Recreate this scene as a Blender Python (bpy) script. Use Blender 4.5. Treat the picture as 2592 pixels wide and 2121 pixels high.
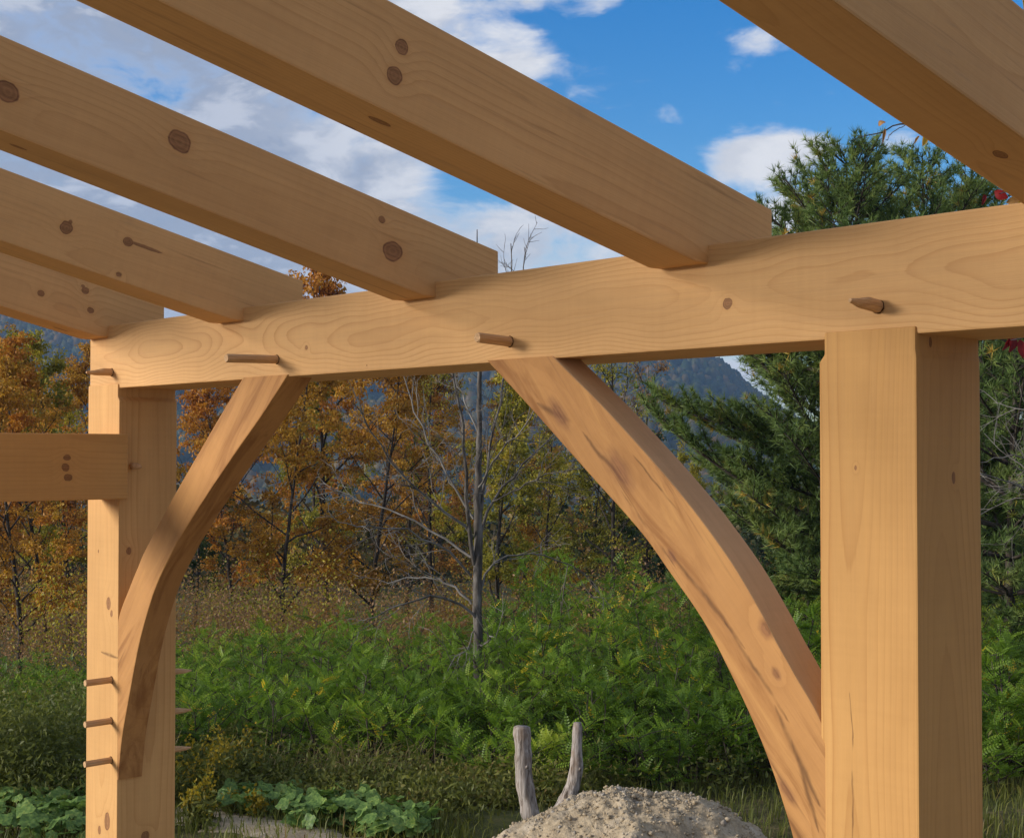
import bpy, math, random
import numpy as np
from mathutils import Vector, Matrix, noise as mnoise

for o in list(bpy.data.objects):
    bpy.data.objects.remove(o)
scene = bpy.context.scene
COL = scene.collection
PI = math.pi
rad = math.radians

# ------------------------------------------------------------------ camera
EYE = 2.2                                   # eye height above the yard
YAW, PITCH = rad(41.8626), rad(1.30)
FWD2 = np.array([-math.cos(YAW), math.sin(YAW), 0.0])
RIGHT = np.array([math.sin(YAW), math.cos(YAW), 0.0])
UPW = np.array([0, 0, 1.0])
FWD = FWD2 * math.cos(PITCH) + UPW * math.sin(PITCH)
UP = UPW * math.cos(PITCH) - FWD2 * math.sin(PITCH)
CAM = np.array([0, 0, EYE])
cam = bpy.data.cameras.new("camera")
cam.sensor_width = 36.0
cam.sensor_fit = 'HORIZONTAL'
cam.lens = 36.0 * 3803.2 / 2592.0
cam.clip_start = 0.05
cam.clip_end = 20000
camo = bpy.data.objects.new("camera", cam)
COL.objects.link(camo)
camo.matrix_world = Matrix(((RIGHT[0], UP[0], -FWD[0], 0), (RIGHT[1], UP[1], -FWD[1], 0),
                            (RIGHT[2], UP[2], -FWD[2], EYE), (0, 0, 0, 1)))
scene.camera = camo

# ------------------------------------------------------------------ exposure, sun, sky
scene.view_settings.view_transform = 'Standard'
scene.view_settings.look = 'None'
scene.view_settings.exposure = 1.28
scene.view_settings.gamma = 1.0
scene.render.engine = 'CYCLES'
scene.cycles.use_denoising = True
scene.cycles.max_bounces = 8
scene.cycles.diffuse_bounces = 4
scene.cycles.transparent_max_bounces = 8
scene.cycles.volume_bounces = 1
scene.cycles.caustics_reflective = False
scene.cycles.caustics_refractive = False

SUN_TO = np.array([-0.50, -0.87, 0.0])      # towards the sun, seen from above
SUN_TO /= np.linalg.norm(SUN_TO)
SUN_EL = rad(14)
sun_vec = SUN_TO * math.cos(SUN_EL) + UPW * math.sin(SUN_EL)
sl = bpy.data.lights.new("sun", 'SUN')
sl.energy = 1.9
sl.angle = rad(17)
sl.color = (1.0, 0.93, 0.84)
slo = bpy.data.objects.new("sun", sl)
COL.objects.link(slo)
slo.rotation_euler = Vector((-sun_vec[0], -sun_vec[1], -sun_vec[2])).to_track_quat('-Z', 'Y').to_euler()
slo.location = (-20, -20, 30)


class NT:
    """small node-tree helper"""
    def __init__(self, tree):
        self.t = tree
        tree.nodes.clear()

    def n(self, typ, **kw):
        nd = self.t.nodes.new(typ)
        for k, v in kw.items():
            setattr(nd, k, v)
        return nd

    def put(self, sock, v):
        if isinstance(v, bpy.types.NodeSocket):
            self.t.links.new(v, sock)
        elif v is not None:
            if isinstance(v, (tuple, list, np.ndarray)):
                v = tuple(float(c) for c in v)
                if len(sock.default_value) == 4 and len(v) == 3:
                    v = v + (1.0,)
            sock.default_value = v

    def m(self, op, a, b=None, c=None, clamp=False):
        nd = self.n('ShaderNodeMath', operation=op)
        nd.use_clamp = clamp
        self.put(nd.inputs[0], a)
        if b is not None:
            self.put(nd.inputs[1], b)
        if c is not None:
            self.put(nd.inputs[2], c)
        return nd.outputs[0]

    def v(self, op, a, b=None):
        nd = self.n('ShaderNodeVectorMath', operation=op)
        self.put(nd.inputs[0], a)
        if b is not None:
            self.put(nd.inputs[3 if op == 'SCALE' else 1], b)
        return nd.outputs['Value'] if op in ('DOT_PRODUCT', 'LENGTH', 'DISTANCE') else nd.outputs[0]

    def comb(self, x, y, z):
        nd = self.n('ShaderNodeCombineXYZ')
        for i, q in enumerate((x, y, z)):
            self.put(nd.inputs[i], q)
        return nd.outputs[0]

    def sep(self, v):
        nd = self.n('ShaderNodeSeparateXYZ')
        self.put(nd.inputs[0], v)
        return nd.outputs

    def noise(self, vec, scale=1.0, detail=3.0, rough=0.5, dist=0.0):
        nd = self.n('ShaderNodeTexNoise')
        self.put(nd.inputs['Vector'], vec)
        nd.inputs['Scale'].default_value = scale
        nd.inputs['Detail'].default_value = detail
        nd.inputs['Roughness'].default_value = rough
        nd.inputs['Distortion'].default_value = dist
        return nd.outputs

    def ramp(self, fac, stops, interp='LINEAR'):
        nd = self.n('ShaderNodeValToRGB')
        cr = nd.color_ramp
        cr.interpolation = interp
        while len(cr.elements) < len(stops):
            cr.elements.new(0.5)
        for e, (p, c) in zip(cr.elements, stops):
            e.position = p
            e.color = tuple(c) + ((1.0,) if len(c) == 3 else ())
        self.put(nd.inputs[0], fac)
        return nd.outputs[0]

    def step(self, x, a, b, lo=0.0, hi=1.0):
        nd = self.n('ShaderNodeMapRange', interpolation_type='SMOOTHSTEP')
        self.put(nd.inputs[0], x)
        for i, q in enumerate((a, b, lo, hi)):
            nd.inputs[1 + i].default_value = q
        return nd.outputs[0]

    def mix(self, f, a, b, mode='MIX'):
        nd = self.n('ShaderNodeMix', data_type='RGBA', blend_type=mode)
        self.put(nd.inputs[0], f)
        self.put(nd.inputs[6], a)
        self.put(nd.inputs[7], b)
        return nd.outputs[2]


def dirpx(x, y):
    """viewing direction through a point of the photograph (2122 px wide scale)"""
    d = FWD + RIGHT * (x - 1061.0) / 3113.5 - UP * (y - 868.0) / 3113.5
    return d / np.linalg.norm(d)


world = bpy.data.worlds.new("World")
scene.world = world
world.use_nodes = True
W = NT(world.node_tree)
SKY_STRENGTH = 0.10
sky = W.n('ShaderNodeTexSky', sky_type='NISHITA')
sky.sun_disc = False
sky.sun_elevation = SUN_EL
sky.sun_rotation = math.atan2(sun_vec[0], sun_vec[1])
sky.air_density = 1.0
sky.dust_density = 0.4
sky.ozone_density = 3.0
gen = W.n('ShaderNodeTexCoord').outputs['Generated']
D = W.v('NORMALIZE', gen)
el = W.sep(D)[2]
# low clouds are drawn out sideways: stretch the vertical
P = W.v('MULTIPLY', D, (1.0, 1.0, 2.3))
Pw = W.v('ADD', P, W.v('SCALE', W.v('SUBTRACT', W.noise(P, 9, 4)[1], (0.5, 0.5, 0.5)), 0.07))
n1 = W.m('MULTIPLY_ADD', W.noise(Pw, 7.5, 11, 0.60)[0], 1.5, -0.25)
nf = W.noise(Pw, 26.0, 8, 0.6)[0]
n1 = W.m('ADD', n1, W.m('MULTIPLY', W.m('SUBTRACT', nf, 0.5), 0.55))
toward = W.v('ADD', Pw, (-RIGHT * 0.022 + UPW * 0.045))
n2 = W.m('MULTIPLY_ADD', W.noise(toward, 7.5, 11, 0.60)[0], 1.5, -0.25)
n2 = W.m('ADD', n2, W.m('MULTIPLY', W.m('SUBTRACT', W.noise(toward, 26.0, 8, 0.6)[0], 0.5), 0.55))
# broken cloud everywhere, with a clear opening ahead and to the right
opening = dirpx(1830, 20)
od = W.v('MULTIPLY', W.v('SUBTRACT', D, tuple(opening)), (1.0, 1.0, 0.8))
bank = W.step(W.v('LENGTH', od), 0.12, 0.40, -0.17, 0.40)
low = W.step(el, 0.0, 0.20, 0.17, 0.0)
cover = W.m('ADD', W.m('ADD', n1, bank), low)
for (bx, by, bw, amp) in ((1525, 318, 0.024, 0.52), (1590, 322, 0.024, 0.42), (1655, 315, 0.018, 0.38), (1710, 306, 0.016, 0.28), (1500, 360, 0.014, 0.30), (1540, 85, 0.020, 0.34), (1590, 92, 0.018, 0.28), (1075, 118, 0.026, 0.30),
                          (1860, 290, 0.020, 0.40), (1240, 3, 0.022, 0.32), (1060, 0, 0.026, 0.34), (870, 5, 0.03, 0.30),
                          (820, 360, 0.03, 0.16), (1400, 245, 0.010, 0.14), (1610, 440, 0.035, 0.40), (1100, 480, 0.045, 0.22),
                          (1330, 520, 0.05, 0.20), (1525, 145, 0.013, 0.26), (700, 560, 0.05, 0.1), (930, 375, 0.025, -0.34), (1000, 425, 0.02, -0.22)):
    c = dirpx(bx, by)
    df = W.v('MULTIPLY', W.v('SUBTRACT', D, tuple(c)), (1, 1, 1.55))
    g = W.m('EXPONENT', W.m('MULTIPLY', W.m('POWER', W.m('DIVIDE', W.v('LENGTH', df), bw), 2.0), -1.0))
    cover = W.m('ADD', cover, W.m('MULTIPLY', g, amp))
dens = W.step(cover, 0.50, 0.90)
thick = W.step(cover, 0.62, 0.86)
lit = W.step(W.m('SUBTRACT', n1, n2), -0.22, 0.26)
shade = W.m('MULTIPLY', W.m('MULTIPLY', W.m('SUBTRACT', 1.0, W.m('MULTIPLY', lit, 0.85)), thick), W.step(W.v('LENGTH', od), 0.16, 0.40, 0.35, 1.0), clamp=True)
shade = W.m('MAXIMUM', shade, W.m('MULTIPLY', W.m('MULTIPLY', thick, W.step(lit, 0.40, 1.0, 0.95, 0.35)), W.step(W.v('LENGTH', od), 0.24, 0.44)))
white = W.mix(W.step(W.v('LENGTH', od), 0.24, 0.46), (0.36, 0.36, 0.37), (0.275, 0.288, 0.325))
ccol = W.mix(shade, white, (0.135, 0.157, 0.205))
sat = W.n('ShaderNodeHueSaturation')
sat.inputs['Hue'].default_value = 0.512
sat.inputs['Saturation'].default_value = 1.42
sat.inputs['Value'].default_value = 0.76
W.put(sat.inputs['Color'], sky.outputs[0])
final = W.mix(W.m('MULTIPLY', dens, 0.97), sat.outputs[0], W.v('SCALE', ccol, 1.0 / SKY_STRENGTH))
bg = W.n('ShaderNodeBackground')
bg.inputs['Strength'].default_value = SKY_STRENGTH
W.put(bg.inputs['Color'], final)
wout = W.n('ShaderNodeOutputWorld')
W.t.links.new(bg.outputs[0], wout.inputs[0])


# ------------------------------------------------------------------ helpers
def gz_D(Dv):
    """height of the ground at distance Dv in front of the camera"""
    xs = [-80, 9.0, 12, 20, 30, 80, 200, 420, 720, 3200]
    zs = [0, 0.0, -0.2, -1.05, -2.1, -5.2, -14, -26, -32, -34]
    return np.interp(Dv, xs, zs)


def ground_z(x, y):
    Dv = x * FWD2[0] + y * FWD2[1]
    L = x * RIGHT[0] + y * RIGHT[1]
    w = np.clip((Dv - 6) / 20, 0, 1)
    return gz_D(Dv) + 0.05 * np.sin(x * 1.3 + 0.7 * y) * w + 0.03 * np.sin(2.9 * y - x) * w + 0.012 * L * w


def place(px, Dv):
    """a spot on the ground, Dv metres ahead, in the column px of the photograph"""
    p = FWD2 * Dv + RIGHT * ((px - 1061.0) / 3113.5 * Dv)
    return np.array([p[0], p[1], float(ground_z(p[0], p[1]))])


def at(px, py, Dv):
    d = FWD + RIGHT * (px - 1061.0) / 3113.5 - UP * (py - 868.0) / 3113.5
    return CAM + d * (Dv / (d @ FWD2))


def on_x(px, py, X):
    d = FWD + RIGHT * (px - 1061.0) / 3113.5 - UP * (py - 868.0) / 3113.5
    return CAM + d * (X / d[0])


def on_y(px, py, Y):
    d = FWD + RIGHT * (px - 1061.0) / 3113.5 - UP * (py - 868.0) / 3113.5
    return CAM + d * (Y / d[1])


def np_mesh(name, V, F, attrs=None, smooth=False):
    """V (n,3), F (m,k) or list of those"""
    me = bpy.data.meshes.new(name)
    Fs = F if isinstance(F, list) else [F]
    Fs = [np.asarray(f, np.int32) for f in Fs if len(f)]
    me.vertices.add(len(V))
    me.vertices.foreach_set('co', np.ascontiguousarray(V, np.float32).ravel())
    loops = np.concatenate([f.ravel() for f in Fs])
    tot = np.concatenate([np.full(len(f), f.shape[1], np.int32) for f in Fs])
    start = np.concatenate([[0], np.cumsum(tot)[:-1]]).astype(np.int32)
    me.loops.add(len(loops))
    me.loops.foreach_set('vertex_index', loops)
    me.polygons.add(len(tot))
    me.polygons.foreach_set('loop_start', start)
    me.polygons.foreach_set('loop_total', tot)
    if smooth:
        me.polygons.foreach_set('use_smooth', np.ones(len(tot), bool))
    for k, a in (attrs or {}).items():
        at_ = me.attributes.new(k, 'FLOAT', 'POINT')
        at_.data.foreach_set('value', np.ascontiguousarray(a, np.float32))
    me.update(calc_edges=True)
    me.validate()
    return me


def obj(name, me, mat=None, parent=None, loc=None, label=None, cat=None, group=None, kind=None):
    o = bpy.data.objects.new(name, me)
    COL.objects.link(o)
    if mat is not None and me is not None:
        if len(me.materials) == 0:
            me.materials.append(mat)
        elif me.materials[0] is not mat:
            o.material_slots[0].link = 'OBJECT'
            o.material_slots[0].material = mat
    if loc is not None:
        o.location = tuple(float(c) for c in loc)
    if parent is not None:
        o.parent = parent
    tag(o, label, cat, group, kind)
    return o


def tag(o, label=None, cat=None, group=None, kind=None):
    for k, v in (('label', label), ('category', cat), ('group', group), ('kind', kind)):
        if v:
            o[k] = v


def empty(name, loc, label=None, cat=None, group=None):
    return obj(name, None, loc=loc, label=label, cat=cat, group=group)


def new_mat(name):
    m = bpy.data.materials.new(name)
    m.use_nodes = True
    T = NT(m.node_tree)
    out = T.n('ShaderNodeOutputMaterial')
    return m, T, out


def principled(T, out, col, rough=0.7, bump=None, bstr=0.3, bdist=0.01, spec=0.3):
    b = T.n('ShaderNodeBsdfPrincipled')
    T.put(b.inputs['Base Color'], col)
    T.put(b.inputs['Roughness'], rough)
    b.inputs['Specular IOR Level'].default_value = spec
    if bump is not None:
        bn = T.n('ShaderNodeBump')
        bn.inputs['Strength'].default_value = bstr
        bn.inputs['Distance'].default_value = bdist
        T.put(bn.inputs['Height'], bump)
        T.put(b.inputs['Normal'], bn.outputs[0])
    T.put(out.inputs[0], b.outputs[0])
    return b


# ------------------------------------------------------------------ timber material
def wood(name, u, v, pith, spacing=0.024, early=(0.60, 0.335, 0.135), late=(0.43, 0.20, 0.062), knots=(), wob=0.03, wfreq=1.1,
         strength=0.75, cracks=(), soft=False, blotch=0.0, streaks=0.0, seed=0.0, grey=0.0):
    """growth rings round a pith line along u; knots = (point, radius, stretch along the grain)"""
    u = np.array(u, float); u /= np.linalg.norm(u)
    v = np.array(v, float); v = v - u * (u @ v); v /= np.linalg.norm(v)
    w = np.cross(u, v)
    m, T, out = new_mat(name)
    pos = T.n('ShaderNodeTexCoord').outputs['Object']
    rel = T.v('SUBTRACT', pos, tuple(pith))
    a = T.v('DOT_PRODUCT', rel, tuple(u))
    b = T.v('DOT_PRODUCT', rel, tuple(v))
    c = T.v('DOT_PRODUCT', rel, tuple(w))
    Q = T.comb(a, b, c)
    lowp = T.v('ADD', T.v('MULTIPLY', Q, (wfreq, 3.2, 3.2)), (seed, seed * 0.7, -seed))
    nl = T.noise(lowp, 1.0, 2.0, 0.45)
    disp = T.m('MULTIPLY', T.m('SUBTRACT', nl[0], 0.5), wob * 2)
    r = T.m('ADD', T.m('SQRT', T.m('ADD', T.m('MULTIPLY', b, b), T.m('MULTIPLY', c, c))), disp)
    kmask = None
    khalo = None
    for (kp, kr, ks) in knots:
        kp = np.asarray(kp, float) - np.asarray(pith, float)
        kc = (float(kp @ u), float(kp @ v), float(kp @ w))
        wobk = T.v('SCALE', T.v('SUBTRACT', T.noise(T.v('SCALE', Q, 0.55 / kr), 1.0, 2, 0.5)[1], (0.5, 0.5, 0.5)), kr * 0.75)
        dd = T.v('MULTIPLY', T.v('SUBTRACT', T.v('ADD', Q, wobk), kc), (1.0 / (kr * ks), 1.0 / kr, 1.0 / kr))
        dl = T.v('LENGTH', dd)
        g = T.m('EXPONENT', T.m('MULTIPLY', T.m('POWER', T.m('MULTIPLY', dl, 0.36), 2.0), -1.0))
        r = T.m('ADD', r, T.m('MULTIPLY', g, spacing * 1.5))
        km = T.step(dl, 0.35, 1.5, 1.0, 0.0) if soft else T.step(dl, 0.82, 1.08, 1.0, 0.0)
        kh = T.step(dl, 1.0, 1.9, 0.0 if soft else 1.0, 0.0)
        kring = T.m('MULTIPLY', km, T.m('ADD', 0.80, T.m('MULTIPLY', T.m('SINE', T.m('MULTIPLY', dl, 13.0)), 0.07)))
        edge = T.m('MULTIPLY', T.step(dl, 0.75, 0.95), T.step(dl, 1.0, 1.15, 1.0, 0.0))
        if not soft:
            kring = T.m('MAXIMUM', kring, edge)
        kmask = kring if kmask is None else T.m('MAXIMUM', kmask, kring)
        khalo = kh if khalo is None else T.m('MAXIMUM', khalo, kh)
    fine = T.noise(T.v('MULTIPLY', Q, (3.0, 170.0, 170.0)), 1.0, 3, 0.6)[0]
    fine2 = T.noise(T.v('MULTIPLY', Q, (9.0, 520.0, 520.0)), 1.0, 2, 0.6)[0]
    wide = T.noise(T.v('ADD', T.v('MULTIPLY', Q, (0.7, 9.0, 9.0)), (seed, 3.0, seed)), 1.0, 3, 0.5)[0]
    # uneven widths of the years
    r2 = T.m('ADD', r, T.m('MULTIPLY', T.m('SUBTRACT', T.noise(T.comb(seed, T.m('MULTIPLY', r, 14.0), 0.0), 1.0, 2)[0], 0.5), spacing * 2.0))
    ph = T.m('FRACT', T.m('ADD', T.m('DIVIDE', r2, spacing), T.m('MULTIPLY', T.m('SUBTRACT', fine, 0.5), 0.16)))
    saw = T.m('MULTIPLY', T.m('POWER', ph, 4.5), T.step(ph, 0.93, 1.0, 1.0, 0.0))
    vary = T.step(wide, 0.3, 0.72, 0.25, 1.0)
    g = T.m('MULTIPLY', T.m('MULTIPLY', saw, vary), strength, clamp=True)
    col = T.mix(g, early, late)
    tone = T.m('ADD', T.m('MULTIPLY', T.step(T.noise(T.v('ADD', T.v('MULTIPLY', Q, (3, 7, 7)), (seed, 9, 1)), 1.0, 6, 0.65)[0], 0.3, 0.7), 0.10), 0.67); tone = T.m('ADD', tone, T.m('ADD', T.m('MULTIPLY', wide, 0.34), T.m('ADD', T.m('MULTIPLY', fine, 0.16), T.m('MULTIPLY', fine2, 0.08))))
    sawm = T.noise(T.v('MULTIPLY', Q, (75.0, 3.0, 3.0)), 1.0, 2, 0.5)[0]
    tone = T.m('MULTIPLY', tone, T.m('ADD', 0.965, T.m('MULTIPLY', sawm, 0.07)))
    col = T.v('MULTIPLY', col, (1.0, 1.018, 0.97))
    col = T.v('MULTIPLY', col, T.comb(tone, T.m('POWER', tone, 1.15), T.m('POWER', tone, 1.35)))
    if blotch:
        bl = T.noise(T.v('ADD', T.v('MULTIPLY', Q, (2.2, 15.0, 15.0)), (seed, 0, 2)), 1.0, 5, 0.6, 1.2)[0]
        bf = T.m('MULTIPLY', T.step(bl, 0.44, 0.72), blotch)
        col = T.mix(bf, col, (0.23, 0.090, 0.024))
        b2 = T.noise(T.v('ADD', T.v('MULTIPLY', Q, (3.5, 26.0, 26.0)), (3, seed, 7)), 1.0, 4, 0.6, 0.8)[0]
        col = T.mix(T.m('MULTIPLY', T.step(b2, 0.52, 0.75), blotch * 0.7), col, (0.58, 0.31, 0.10))
    if streaks:
        st = T.noise(T.v('ADD', T.v('MULTIPLY', Q, (1.8, 46.0, 46.0)), (seed * 2, 1, 5)), 1.0, 4, 0.6, 0.4)[0]
        sf = T.m('MULTIPLY', T.step(st, 0.60, 0.74), streaks)
        col = T.mix(sf, col, (0.13, 0.05, 0.016))
    if grey:
        gn = T.noise(T.v('MULTIPLY', Q, (4, 30, 30)), 1.0, 4, 0.6)[0]
        col = T.mix(T.m('MULTIPLY', T.step(gn, 0.6, 0.75), grey), col, (0.16, 0.12, 0.09))
    for (c0, c1, wd) in cracks:                       # narrow drying checks and dark streaks along a line
        c0 = np.asarray(c0, float) - pith; c1 = np.asarray(c1, float) - pith
        c0 = np.array([c0 @ u, c0 @ v, c0 @ w]); c1 = np.array([c1 @ u, c1 @ v, c1 @ w])
        ln_ = float(np.linalg.norm(c1 - c0)); dv = (c1 - c0) / ln_
        wv = T.v('SCALE', T.v('SUBTRACT', T.noise(T.v('MULTIPLY', Q, (9.0, 5.0, 5.0)), 1.0, 4)[1], (0.5, 0.5, 0.5)), min(0.03, wd * 9))
        pr = T.v('SUBTRACT', T.v('ADD', Q, wv), tuple(c0))
        tt_ = T.m('DIVIDE', T.v('DOT_PRODUCT', pr, tuple(dv)), ln_, clamp=True)
        off = T.v('LENGTH', T.v('SUBTRACT', pr, T.v('SCALE', T.comb(*[float(q) for q in dv]), T.m('MULTIPLY', tt_, ln_))))
        tap = T.m('MULTIPLY', T.m('MULTIPLY', tt_, T.m('SUBTRACT', 1.0, tt_)), 4.0)
        off = T.m('DIVIDE', off, T.m('ADD', T.m('MULTIPLY', T.m('SQRT', tap), wd), 0.00005))
        brk = T.step(T.noise(T.v('MULTIPLY', Q, (22, 40, 40)), 1.0, 2)[0], 0.35, 0.6, 0.6, 1.0)
        cm = T.m('MULTIPLY', T.step(off, 0.0, 2.0, 0.7, 0.0), brk)
        col = T.mix(cm, col, (0.075, 0.030, 0.011))
    if kmask is not None:
        col = T.mix(T.m('MULTIPLY', khalo, 0.30), col, (0.52, 0.26, 0.085))
        col = T.mix(T.m('MULTIPLY', kmask, 0.88), col, T.mix(T.step(fine, 0.35, 0.65), (0.115, 0.040, 0.018), (0.235, 0.100, 0.048)))
    bump = T.m('ADD', T.m('MULTIPLY', fine2, 0.5), T.m('ADD', T.m('MULTIPLY', fine, 0.5), T.m('MULTIPLY', g, -0.4)))
    principled(T, out, col, T.m('ADD', 0.55, T.m('MULTIPLY', fine, 0.22)), bump, 0.35, 0.0015, 0.22)
    return m


PINE_E, PINE_L = (0.62, 0.345, 0.135), (0.44, 0.20, 0.060)

# ------------------------------------------------------------------ the setting: ground, path, hills
# one sheet of ground, finer near the frame
rows = np.concatenate([np.arange(-40, 5, 5.0), np.arange(5, 14, 0.12), np.arange(14, 30, 0.5), np.arange(30, 90, 3.0),
                       np.arange(90, 420, 20.0), np.arange(420, 3300, 120.0)])
cols = np.linspace(-1, 1, 181)
cols = np.sign(cols) * np.abs(cols) ** 1.25
RD, CC = np.meshgrid(rows, cols, indexing='ij')
half = 26 + 1.25 * np.maximum(RD, 0)
GX = FWD2[0] * RD + RIGHT[0] * CC * half
GY = FWD2[1] * RD + RIGHT[1] * CC * half
GZ = ground_z(GX, GY)
near = np.clip((14 - RD) / 4, 0, 1) * np.clip((RD - 4.5) / 1.0, 0, 1)
rg = np.random.default_rng(3)
GZ = GZ + near * (0.015 * rg.standard_normal(GZ.shape) + 0.03 * np.sin(GX * 3.1) * np.sin(GY * 2.7))
V = np.stack([GX, GY, GZ], -1).reshape(-1, 3)
nr, nc = RD.shape
idx = np.arange(nr * nc).reshape(nr, nc)
F = np.stack([idx[:-1, :-1], idx[1:, :-1], idx[1:, 1:], idx[:-1, 1:]], -1).reshape(-1, 4)[:, ::-1]
mg, T, out = new_mat("meadow_soil")
pos = T.n('ShaderNodeTexCoord').outputs['Object']
n0 = T.noise(pos, 0.6, 4)[0]
n1_ = T.noise(pos, 9.0, 5, 0.65)[0]
n2_ = T.noise(pos, 60.0, 3, 0.6)[0]
c1 = T.ramp(n1_, [(0.3, (0.055, 0.060, 0.020)), (0.5, (0.115, 0.105, 0.045)), (0.7, (0.22, 0.165, 0.090))])
c2 = T.ramp(n2_, [(0.3, (0.5, 0.5, 0.5)), (0.7, (1.2, 1.15, 1.0))])
col = T.mix(1.0, c1, c2, 'MULTIPLY')
col = T.mix(T.step(n0, 0.4, 0.6, 0.0, 0.5), col, (0.075, 0.095, 0.028))
dist = T.v('DOT_PRODUCT', pos, tuple(FWD2))
yard = T.step(T.m('ADD', dist, T.m('MULTIPLY', n1_, 1.5)), 8.0, 9.6, 1.0, 0.0)  # near ground mostly out of view, made pale to bounce light onto the rafters' undersides
ycol = T.mix(1.0, T.ramp(n1_, [(0.3, (0.30, 0.225, 0.14)), (0.7, (0.42, 0.335, 0.225))]), c2, 'MULTIPLY')
col = T.mix(yard, col, ycol)
principled(T, out, col, 0.95, n2_, 0.6, 0.02, 0.1)
obj("ground", np_mesh("ground", V, F, smooth=True), mg, kind='structure')

# trodden earth path
ctr = [(380, 9.6), (470, 9.15), (545, 8.85), (640, 8.55), (760, 8.2), (900, 7.7), (1060, 7.0), (1200, 6.0)]
pts = np.array([place(px, d) for px, d in ctr])
tt = np.linspace(0, len(pts) - 1, 70)
cx = np.interp(tt, range(len(pts)), pts[:, 0]); cy = np.interp(tt, range(len(pts)), pts[:, 1])
tx = np.gradient(cx); ty = np.gradient(cy); ln = np.hypot(tx, ty); tx /= ln; ty /= ln
ks = np.linspace(-1, 1, 13)
V = []
for i in range(len(tt)):
    for k in ks:
        wdt = 0.27 + 0.05 * math.sin(i * 0.9 + (2 if k > 0 else 0)) + 0.03 * math.sin(i * 2.3 + k)
        x = cx[i] - ty[i] * k * wdt; y = cy[i] + tx[i] * k * wdt
        V.append((x, y, float(ground_z(x, y)) + 0.030 - 0.030 * abs(k) ** 3 + 0.005 * math.sin(7 * x + 3 * y) + 0.003 * rg.standard_normal()))
idx = np.arange(len(V)).reshape(len(tt), len(ks))
F = np.stack([idx[:-1, :-1], idx[1:, :-1], idx[1:, 1:], idx[:-1, 1:]], -1).reshape(-1, 4)
ms, T, out = new_mat("dry_earth")
pos = T.n('ShaderNodeTexCoord').outputs['Object']
na = T.noise(pos, 7.0, 5, 0.6)[0]
nb = T.noise(pos, 55.0, 4, 0.7)[0]
nv = T.n('ShaderNodeTexVoronoi'); nv.inputs['Scale'].default_value = 42.0
T.put(nv.inputs['Vector'], pos)
col = T.ramp(na, [(0.28, (0.33, 0.265, 0.185)), (0.5, (0.46, 0.375, 0.255)), (0.72, (0.56, 0.48, 0.365))])
col = T.mix(1.0, col, T.ramp(nb, [(0.25, (0.62, 0.60, 0.58)), (0.7, (1.15, 1.13, 1.1))]), 'MULTIPLY')
col = T.mix(T.step(nv.outputs['Distance'], 0.12, 0.2, 0.28, 0.0), col, (0.55, 0.50, 0.42))
principled(T, out, col, 0.95, T.m('ADD', nb, T.m('MULTIPLY', na, 0.8)), 0.7, 0.02, 0.1)
M_EARTH = ms
obj("path", np_mesh("path", np.array(V), F, smooth=True), ms, kind='structure')

# wooded mountain beyond the valley
ridge_px = [-900, -500, -100, 0, 180, 350, 700, 1100, 1350, 1450, 1505, 1560, 1650, 1800, 2200, 3100]
ridge_y = [610, 585, 640, 648, 672, 700, 718, 733, 741, 750, 776, 826, 888, 920, 918, 900]
hp = np.linspace(-900, 3100, 260)
hD = np.concatenate([np.linspace(620, 1500, 34), np.linspace(1540, 2300, 10)])
HP, HD = np.meshgrid(hp, hD, indexing='ij')
RZ = EYE + (938.7 - np.interp(HP, ridge_px, ridge_y)) / 3113.5 * 1500.0
ss = np.clip((HD - 640) / (1500 - 640), 0, 1)
ss = ss * ss * (3 - 2 * ss)
back = np.clip((HD - 1500) / 900, 0, 1)
HX = FWD2[0] * HD + RIGHT[0] * (HP - 1061) / 3113.5 * HD
HY = FWD2[1] * HD + RIGHT[1] * (HP - 1061) / 3113.5 * HD
gul = np.vectorize(lambda x, y: mnoise.fractal((x * 0.006, y * 0.006, 0.3), 0.6, 2.0, 4))(HX, HY)
HZ = -36 + (RZ + 36) * ss - back * 60 + gul * 9 * ss * (1 - ss) * 4 + gul * 3 * ss
V = np.stack([HX, HY, HZ], -1).reshape(-1, 3)
idx = np.arange(V.shape[0]).reshape(HP.shape)
F = np.stack([idx[:-1, :-1], idx[1:, :-1], idx[1:, 1:], idx[:-1, 1:]], -1).reshape(-1, 4)
mh, T, out = new_mat("forest_floor")
pos = T.n('ShaderNodeTexCoord').outputs['Object']
nn = T.noise(pos, 0.03, 4)[0]
principled(T, out, T.ramp(nn, [(0.3, (0.022, 0.032, 0.014)), (0.6, (0.055, 0.050, 0.022)), (0.8, (0.09, 0.06, 0.025))]), 1.0, spec=0.0)
obj("mountain", np_mesh("mountain", V, F, smooth=True), mh, kind='structure')


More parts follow.
